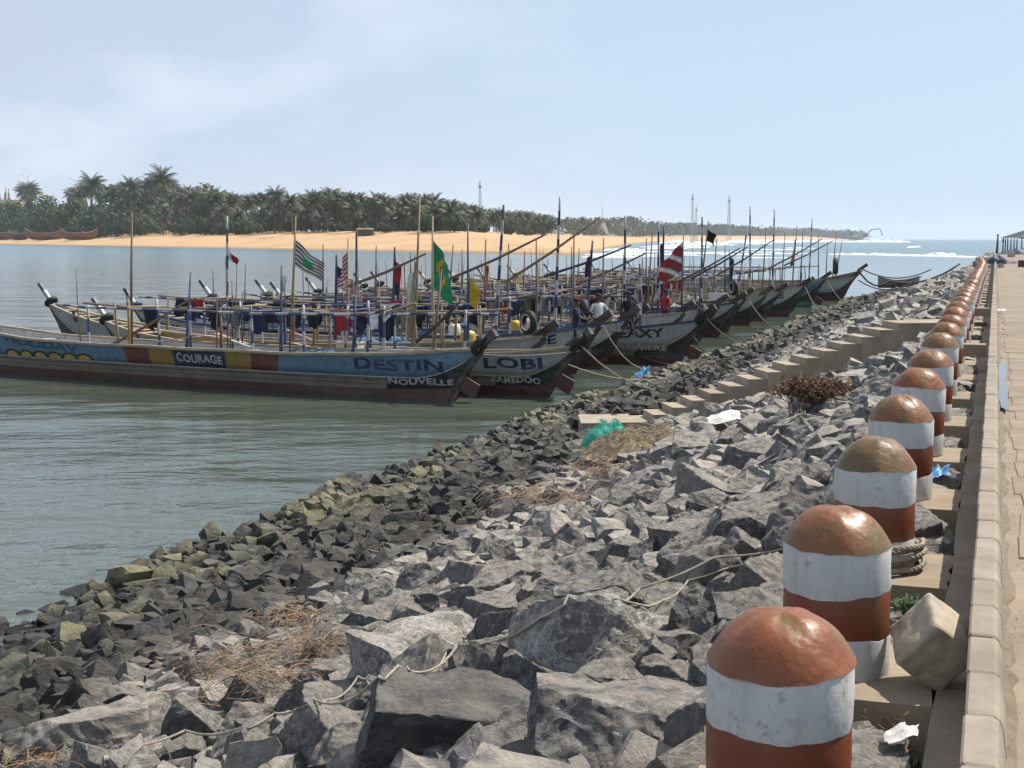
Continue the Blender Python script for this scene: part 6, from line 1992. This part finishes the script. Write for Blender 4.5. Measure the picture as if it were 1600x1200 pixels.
def far_green():
    rr = random.Random(31)
    def z_top(P, y): return CAM_H + (373.5 - y) / FPX * P.y
    tops = [(118, 290), (150, 278), (175, 282), (205, 286), (235, 276), (258, 268), (290, 290), (330, 296), (360, 300), (400, 302), (432, 296), (460, 306), (500, 294), (530, 298), (560, 302), (600, 306), (640, 304), (680, 308), (720, 318), (760, 326), (800, 330), (850, 336), (900, 336), (940, 342)]
    def env(px): return float(np.interp(px, [t[0] for t in tops], [t[1] for t in tops]))
    marks = [(152, 277, 'tall coconut palm at the left end of the grove, above the beached boats'), (258, 268, 'tallest coconut palm of the grove, its crown well above the others'), (432, 296, 'coconut palm standing clear above the canopy left of the grove centre'), (460, 309, 'lone coconut palm in front of the grove with drooping fronds'), (210, 283, 'coconut palm with a pale bent trunk near the left end of the grove')]
    for px, ty, lab in marks:
        P = bank_point(px, 66 if px != 460 else 52); h = (z_top(P, ty) - P.z) * .86; palm(P - Vector((0, 0, .3)), h, h * .36, rr.randrange(7), lab)
    n = 0
    for k in range(215):
        px = 112 + (865 - 112) * (k + rr.uniform(-.8, .8)) / 215
        row = rr.choice([0, 1, 2, 3]); P = bank_point(px, 60 + 16 * row + rr.uniform(0, 12))
        e = env(px) + rr.uniform(0, 13) if row > 0 else rr.uniform(318, 345)
        e = max(e, env(px) + 2)
        h = max(5.0, (z_top(P, e) - P.z) * .84)
        cr = min(max(h * .38, 6.2), 9.5) * rr.uniform(.85, 1.15)
        part = zone_of(px)
        ht = 'low' if h < 12 else 'medium' if h < 20 else 'tall'
        lab = f'{ht} palm in the {("front", "second", "third", "back")[row]} rank of the grove, {part}'
        palm(P - Vector((0, 0, .3)), h, cr, rr.randrange(7), lab)
    for k in range(40):
        px = 868 + rr.uniform(0, 175); P = bank_point(px, 70 + rr.uniform(0, 60)); e = env(min(px, 940)) + rr.uniform(1, 12) + max(0, (px - 940) * 0.07)
        h = max(5, (z_top(P, e) - P.z) * .85); palm(P, h, max(h * .32, 5), rr.randrange(7), 'hazy palm in the thin far end of the grove')
    # understory
    for k in range(60):
        px = rr.uniform(230, 860); P = bank_point(px, 80 + rr.uniform(0, 60)); h = (z_top(P, env(px) + rr.uniform(12, 26)) - P.z) * .9
        leafy_tree(P - Vector((0, 0, .4)), h * rr.uniform(.7, .95), h, rr.randrange(4), f'dark tree deep in the palm grove, {zone_of(px)}')
    for k in range(70):
        px = rr.uniform(118, 860); P = bank_point(px, 54 + rr.uniform(0, 45)); h = rr.uniform(4, 9) * P.y / 700
        leafy_tree(P - Vector((0, 0, .4)), h * rr.uniform(.7, 1.0), h, rr.randrange(4), f'{"small" if h < 6.5 else "bushy"} green shrub under the palms, {zone_of(px)}', 'shrub', 'shrub', 'shrubs under the far palms')
    # mass of green trees at the left
    for i, (px, ty, wpx, back) in enumerate([(8, 318, 60, 60), (35, 322, 50, 52), (62, 310, 70, 62), (95, 312, 60, 58), (125, 314, 55, 60), (80, 328, 50, 50), (110, 330, 50, 48), (140, 322, 46, 50), (160, 320, 42, 47), (20, 334, 50, 48), (50, 336, 46, 47), (-20, 322, 60, 60), (150, 335, 60, 44), (185, 335, 40, 52), (212, 338, 40, 54), (300, 330, 60, 100), (350, 322, 60, 110), (240, 315, 70, 105), (195, 312, 60, 105), (410, 322, 60, 110), (520, 322, 60, 110), (620, 325, 60, 110)]):
        P = bank_point(px, back); h = z_top(P, ty) - P.z; w = wpx / FPX * P.y * .62
        leafy_tree(P - Vector((0, 0, .4)), w, h * .92, i % 4, (f'round green tree behind the beached boats, {ORD[i]} of the green mass' if px < 220 else 'dark green tree filling the depth of the palm grove') if i != 12 else 'bright green bush at the beach edge right of the beached boats')
    P = bank_point(43, 110); P2 = P.copy(); h = z_top(P, 290) - P.z
    root = empty('fan_palm', P); tag(root, 'round headed fan palm rising above the trees at far left', 'palm tree')
    tr, crn, top = PALMS[2]; o = link('trunk', tr, root); o.scale = (h, h, h * .86); 
    for q in range(3):
        c = link('crown', PALMS[q][1], root); c.location = (top.x * h, 0, h * (.80 + .05 * q)); c.scale = (h * .30, h * .30, h * .26); c.rotation_euler = (0, 0, q)
    for px, ty in ((6, 305), (13, 307), (20, 308)):
        P = bank_point(px, 130); h = z_top(P, ty) - P.z; leafy_tree(P, 4.0, h * .95, 1, 'small dark pointed tree behind the yellow building')
far_green()

# hazy wood along the far coast: one mass
def far_wood():
    rr = random.Random(77); V, F = [], []; n = 0
    for k in range(1500):
        px = 880 + 465 * rr.random() ** 0.85
        P = bank_point(px, rr.uniform(70, 170) + max(0, px - 1000) * .6)
        ty = np.interp(px, [880, 960, 980, 1000, 1060, 1140, 1200, 1290, 1345], [342, 342, 339, 345, 349, 351, 355, 358, 362]) + 3.0 * abs(noise.noise(Vector((px * .05, 0, 0)))) * 2
        h = max(3.5, CAM_H + (373.5 - ty) / FPX * P.y - P.z) * rr.uniform(.6, 1.05); w = h * rr.uniform(.5, .9)
        for q in range(16):
            c = P + Vector((rr.gauss(0, .4) * w, rr.gauss(0, .4) * w, h * rr.uniform(.05, 1.0) ** .8))
            s = h * rr.uniform(.08, .17); d = Vector((rr.gauss(0, 1), rr.gauss(0, 1), rr.gauss(0, 1))).normalized(); e = d.orthogonal().normalized(); f = d.cross(e)
            V += [c + e * s, c - e * s * .5 + f * s * .8, c - e * s * .5 - f * s * .8]; F.append((n, n + 1, n + 2)); n += 3
    o = join_np('distant_wood', np.array([v[:] for v in V]), np.array(F), M_LEAF[1]); tag(o, 'hazy belt of trees along the far coast', None, None, 'stuff')
far_wood()

# ------------------------------------------------------------------ far bank: boats, buildings, lamps, masts
P_RUST = paint('old_red_hull', (0.20, 0.085, 0.06), 0.5, scale=.3); 
def beached(px, py, Lg, ang, hh, lab, hull=P_RUST):
    P = bank_point(px, 8)
    Ys = np.geomspace(500, 1500, 900); r_ = (px - 800) / FPX; z = land_z(r_ * Ys, Ys); pyv = 373.5 - (z - CAM_H) / Ys * FPX
    k = int(np.argmax(pyv < py)) if (pyv < py).any() else 0; P = Vector((r_ * Ys[k], Ys[k], float(z[k]))) if 0 else bank_point(px, 26)
    root = empty('beached_boat', P, ang); tag(root, lab, 'boat', 'old boats drawn up on the far beach')
    for nm, sc, mt in (('hull', 1.0, hull), ('inner_hull', .93, W_OLD)):
        b = MB(); rows = []
        for i in range(25):
            s = i / 24; c = 2 * s - 1; w = hh * 1.0 * max(.03, 1 - abs(c) ** 3) * sc; zt = hh * (1 + .75 * c ** 4) ; x = (s - .5) * Lg * (1 if nm == 'hull' else .96)
            zb = .15 + hh * .5 * abs(c) ** 5 + (0 if nm == 'hull' else .25)
            xo = c * abs(c) * Lg * .05
            rows.append([(x + xo, w, zt), (x + xo * .6, w * .9, zb + (zt - zb) * .5), (x, w * .35, zb), (x, -w * .35, zb), (x + xo * .6, -w * .9, zb + (zt - zb) * .5), (x + xo, -w, zt)])
        b.grid(rows); b.build(nm, mt, root)
    for sgn in (-1, 1):
        b = MB(); b.bar((sgn * Lg * .46, 0, hh * .5), (sgn * Lg * .575, 0, hh * 2.1), .5, .55); b.build('stem_post', W_DARK, root)
    b = MB(); rows = []
    for sd in (1,):
        for i in range(25):
            s = i / 24; c = 2 * s - 1; w = hh * 1.02 * max(.03, 1 - abs(c) ** 3); zt = hh * (1 + .75 * c ** 4); x = (s - .5) * Lg + c * abs(c) * Lg * .05
            rows.append([(x, -w - .08, zt - .25), (x, -w - .08, zt + .1), (x, -w + .2, zt + .1)])
    b.grid(rows); b.build('gunwale', W_PALE, root)
    for k in range(4):
        b = MB(); b.box(((k - 1.5) * Lg * .16, 0, hh * .85), (.5, hh * 1.8, .12)); b.build('thwart', W_PALE, root)
beached(6, 370, 28, R(14), 6.6, 'nearest red hulled boat cut by the left frame edge on the far beach')
beached(34, 365, 17, R(-10), 5.2, 'dark boat half hidden between two red hulls on the far beach', W_DARK)
beached(74, 365, 28, R(4), 5.6, 'long reddish brown boat in the middle of the far beach')
beached(127, 364, 24, R(8), 5.0, 'red hulled boat with pale gear aboard at the right of the beached row')
M_CREAM = plain('cream_wall', (0.52, 0.43, 0.25), 0.8, 0.1); M_WHITEW = plain('white_wall_paint', (0.62, 0.62, 0.62), 0.8, 0.1); M_GLASS = plain('dark_window_glass', (0.03, 0.035, 0.04), 0.2, 0.1); M_ROOF = plain('grey_roof', (0.25, 0.24, 0.23), 0.8, 0.1)
def building(px, ytop, ybase, wpx, depth, floors, bays, wallm, lab, name, back=140):
    P = bank_point(px, back); k = P.y / FPX; z1 = CAM_H + (373.5 - ytop) * k; w = wpx * k; h = z1 - P.z
    root = empty(name, P); tag(root, lab, 'building')
    b = MB(); b.box((0, depth / 2, h / 2), (w, depth, h)); b.build('wall', wallm, root)
    b = MB(); b.box((0, depth / 2, h + .35), (w + 1.6, depth + 1.6, .68)); b.build('roof', M_ROOF, root)
    vis = (ybase - ytop) * k
    for f in range(floors):
        for i in range(bays):
            fw = w / bays * .5; fh = vis / floors * .5; z = h - vis * (f + .52) / floors
            b = MB(); b.box((-w / 2 + w * (i + .5) / bays, -.06, z), (fw, .2, fh)); wn_ = b.build('window', M_WHITEW, root)
            b = MB(); b.box((-w / 2 + w * (i + .5) / bays, -.18, z), (fw * .82, .06, fh * .82)); b.build('pane', M_GLASS, wn_)
building(18, 314, 324, 40, 14, 1, 5, M_CREAM, 'low cream building behind the trees at far left', 'low_building', 120)
building(826, 333, 346, 18, 18, 3, 4, M_WHITEW, 'white storeyed building showing above the far end of the palm grove', 'white_building', 190)
building(846, 340, 347, 26, 12, 1, 4, M_WHITEW, 'low white roofed house beside the white building', 'white_house', 170)
building(870, 351, 356, 14, 10, 1, 3, M_WHITEW, 'small white house among the hazy palms', 'small_house', 110)
def hut():
    P = bank_point(572, 44); root = empty('beach_hut', P); tag(root, 'dark thatched lean-to hut on the far beach in front of the palms', 'hut')
    k = P.y / FPX; w = 26 * k; h = 11 * k
    b = MB(); b.box((0, 0, h * .45), (w, w * .5, h * .9), taper=.92); b.build('wall', plain('thatch_wall', (0.10, 0.075, 0.05), .95, .4, .6), root)
    b = MB(); b.add([(-w * .54, -w * .3, h * .92), (w * .54, -w * .3, h * .92), (w * .5, w * .3, h * 1.15), (-w * .5, w * .3, h * 1.15)], [(0, 1, 2, 3)]); b.bar((w * .5, -w * .28, h * .95), (w * .62, -w * .28, 0), .4, .4); b.build('roof', plain('thatch_roof', (0.16, 0.125, 0.085), .95, .4, .6), root)
hut()
M_STEEL = plain('galvanised_steel', (0.30, 0.31, 0.32), 0.5, 0.1)
def lamp_post(px, ytop, span, lab):
    P = bank_point(px, 130); k = P.y / FPX; h = CAM_H + (373.5 - ytop) * k - P.z; root = empty('street_lamp', P); tag(root, lab, 'street lamp', 'street lamps behind the far trees')
    b = MB(); b.tube([(0, 0, 0), (0, 0, h * .93)], [.38, .22], 7); b.build('pole', M_STEEL, root)
    for sg in (-1, 1):
        b = MB(); b.tube([(0, 0, h * .93), (sg * span * k * .5, 0, h * .975), (sg * span * k, 0, h)], [.2, .16, .14], 6); b.build('arm', M_STEEL, root)
        b = MB(); b.box((sg * span * k * 1.1, 0, h + .1), (span * k * .34, .8, .5), taper=.7); b.build('lamp_head', M_STEEL, root)
lamp_post(48.5, 275, 7, 'double armed street lamp above the round fan palm'); lamp_post(124, 280, 7, 'double armed street lamp left of the tall palms')
def mast(px, ytop, Y, w, lab, red=False):
    r_ = (px - 800) / FPX; z0 = float(land_z(r_ * Y, Y)); root = empty('lattice_mast', (r_ * Y, Y, z0)); tag(root, lab, 'mast', 'lattice radio masts on the far coast')
    h = CAM_H + (373.5 - ytop) / FPX * Y - z0; leg = w * .055
    cs = [Vector((w * .5 * math.cos(a), w * .5 * math.sin(a), 0)) for a in (0.5, 2.6, 4.7)]
    for c in cs:
        b = MB(); b.tube([c, c * .35 + Vector((0, 0, h))], leg, 4); b.build('leg', M_STEEL, root)
    b = MB(); N = 18
    for i in range(N):
        t0, t1 = i / N, (i + 1) / N
        for q in range(3):
            a = cs[q] * (1 - .65 * t0) + Vector((0, 0, h * t0)); e = cs[(q + 1) % 3] * (1 - .65 * t1) + Vector((0, 0, h * t1)); b.tube([a, e], leg * .6, 3, cap=False)
    b.build('bracing', M_STEEL, root)
    b = MB(); b.tube([(0, 0, h), (0, 0, h * 1.05)], leg * .6, 4); b.tube([(0, -.2, h * .88), (0, -.2, h * .93)], w * .3, 8); b.build('antenna', M_STEEL, root)
mast(750.5, 285, 900, 3.0, 'lattice radio mast rising behind the right part of the palm grove')
mast(1080, 304, 2400, 7, 'left and taller of the paired lattice masts on the far coast')
mast(1086, 323, 2500, 6, 'right and shorter of the paired lattice masts on the far coast')
mast(1137, 308, 2700, 9, 'wide lattice mast standing alone right of the paired masts')
mast(940, 322, 1900, 2, 'faint thin mast above the hazy far end of the grove')
def digger(px, py, Y, sc, sgn, lab):
    P = at_depth(px, py, Y); z0 = float(land_z(P.x, P.y)); root = empty('excavator', (P.x, Y, P.z)); tag(root, lab, 'excavator', 'long reach excavators on the far shore')
    M_D = plain('digger_body', (0.16, 0.14, 0.10), .6)
    def bx(nm, c, s): 
        b = MB(); b.box(Vector(c) * sc, Vector(s) * sc, taper=.92); b.build(nm, M_D, root)
    bx('track', (0, -.9, .4), (4.4, .7, .8)); bx('track', (0, .9, .4), (4.4, .7, .8)); bx('body', (-.3, 0, 1.6), (3.6, 2.4, 1.5)); bx('cab', (1.0, -.6, 2.6), (1.3, 1.0, 1.2))
    for nm, a, e, w in (('boom', (1.2, 0, 1.8), (5.5, 0, 6.2), .7), ('stick', (5.4, 0, 6.2), (13, 0, 6.8), .6), ('dipper', (13, 0, 6.8), (15.5, 0, .8), .5)):
        b = MB(); b.bar(Vector((a[0] * sgn, a[1], a[2])) * sc, Vector((e[0] * sgn, e[1], e[2])) * sc, w * sc, w * sc * 1.2); b.build(nm, M_D, root)
digger(1352, 369.5, 3300, 2.6, 1, 'excavator with its long boom reaching right over the surf on the far shore')
digger(1330, 367.5, 3500, 2.2, -.45, 'smaller excavator with a bent boom left of the hazy mound')
def mound():
    b = MB(); P = at_depth(1345, 368, 3900); rows = []
    for i in range(29):
        row = []
        for j in range(7):
            u, v = i / 14 - 1, j / 3 - 1
            hz = max(0, 1 - abs(u) ** 1.6) * (1 - v * v) * (16 + 6 * noise.noise(Vector((u * 3, v, 4))) + 5 * math.exp(-((u - .15) / .2) ** 2))
            row.append((P.x + u * 26, P.y + v * 30, P.z - 4 + hz))
        rows.append(row)
    b.grid(rows); tag(b.build('hills', plain('mound_earth', (0.10, 0.10, 0.08), .9, .3, .1)), 'hazy twin mounds at the end of the far coast', None, None, 'structure')
mound()
def smoke():
    P = bank_point(948, 62); k = P.y / FPX; b = MB(); 
    b.tube([P + Vector((4 * k, 0, 0)), P + Vector((-1 * k, 0, 9 * k)), P + Vector((-9 * k, 0, 22 * k))], [1.2 * k, 3.2 * k, 5.5 * k], 9)
    m = bpy.data.materials.new('thin_smoke'); m.use_nodes = True; t = m.node_tree; t.nodes.clear()
    o = t.nodes.new('ShaderNodeOutputMaterial'); v = t.nodes.new('ShaderNodeVolumePrincipled'); v.inputs['Color'].default_value = (.9, .9, .92, 1); v.inputs['Density'].default_value = 0.09; t.links.new(v.outputs[0], o.inputs['Volume'])
    tag(b.build('smoke', m), 'thin white smoke rising at the far end of the grove', None, None, 'stuff')
smoke()

# ------------------------------------------------------------------ surf
def surf():
    m = NT('surf_foam'); g = m.n('NewGeometry'); n1 = m.noise(g.outputs['Position'], .5, 5, .6)
    mat = m.fin(m.mix(m.fac(n1, .3, .6), (.55, .60, .62), (.80, .82, .83)), .8, m.bump(n1, .5, .3))
    rr = random.Random(15)
    root = empty('surf', (0, 0, WATER_Z)); tag(root, 'white surf breaking along the far coast and the harbour mouth', None, None, 'structure')
    def ridge(p0, y0, p1, y1, hpx, n=26, dash=0.0, hs=1.0):
        A = at(p0, y0, WATER_Z); C = at(p1, y1, WATER_Z); b = MB(); ph = rr.uniform(0, 50); rows = []
        for i in range(n + 1):
            t = i / n; p = A.lerp(C, t); k = p.length / FPX
            env_ = max(0, math.sin(math.pi * min(1, max(0, t)))) ** .45
            nz = noise.noise(Vector((t * n * .35 + ph, 0, 0)))
            h = max(0.0, hpx * k * env_ * (.65 + .9 * nz + hs * .2)); h = h if h > .12 * hpx * k else -.2
            w = 2.2 * hpx * k + 1
            d = Vector((p.x, p.y, 0)).normalized(); wob = d * (noise.noise(Vector((t * 5 + ph, 3, 0))) * 14 * k)
            q = Vector((p.x, p.y, -.25 * 1)) + wob
            rows.append([q - d * w * 1.2, q - d * w * .7 + Vector((0, 0, .25 + .35 * h)), q - d * w * .15 + Vector((0, 0, .25 + h * .95)), q + d * w * .25 + Vector((0, 0, .25 + h)), q + d * w * 1.3])
        b.grid(rows); b.build('breaker', mat, root)
    ridge(1292, 397.5, 1540, 402.5, 3.4, 60); ridge(1340, 398.2, 1500, 401.3, 1.6, 40)
    ridge(1450, 397.0, 1496, 398.3, 3.0, 16); ridge(1416, 387, 1440, 386, 2.2, 14); ridge(1366, 378.2, 1424, 378.4, 3.0, 30)
    for k in range(18):
        t = rr.random(); x = 905 + 130 * t; y = 398 - 16 * t + rr.uniform(-3, 5); ridge(x, y, x + rr.uniform(40, 110), y + rr.uniform(-3.0, 1.5), rr.uniform(1.4, 3.4), 28)
    for k in range(22):
        t = rr.random(); x = 985 + 180 * t; y = 384 - 6 * t + rr.uniform(-2, 2.5); ridge(x, y, x + rr.uniform(50, 120), y + rr.uniform(-1.2, 1.2), rr.uniform(1.6, 3.4), 28)
    for k in range(14):
        x = 1130 + 220 * rr.random(); y = 376.6 + rr.uniform(0, 2.0); ridge(x, y, x + rr.uniform(40, 90), y + rr.uniform(-.3, .4), rr.uniform(1.2, 2.6), 24)
    for k in range(14):
        x = 930 + 260 * rr.random(); y = 385 + rr.uniform(0, 18); ridge(x, y, x + rr.uniform(40, 110), y + rr.uniform(-1, 1.5), rr.uniform(.7, 1.7), 28)
    for x, y, l in ((1182, 379, 36), (1225, 388, 50)): ridge(x, y, x + l, y + .3, 1.4, 16)
surf()

# ------------------------------------------------------------------ haze
def haze():
    m = bpy.data.materials.new('haze_air'); m.use_nodes = True; t = m.node_tree; t.nodes.clear()
    o = t.nodes.new('ShaderNodeOutputMaterial'); v = t.nodes.new('ShaderNodeVolumePrincipled')
    v.inputs['Color'].default_value = (.86, .92, 1.0, 1); v.inputs['Density'].default_value = HAZE_DENSITY; v.inputs['Anisotropy'].default_value = 0.25
    t.links.new(v.outputs[0], o.inputs['Volume'])
    b = MB(); b.box((0, 5700, 55), (18400, 11900, 122)); tag(b.build('haze', m), 'thin sea haze over the whole harbour', None, None, 'stuff')
haze()
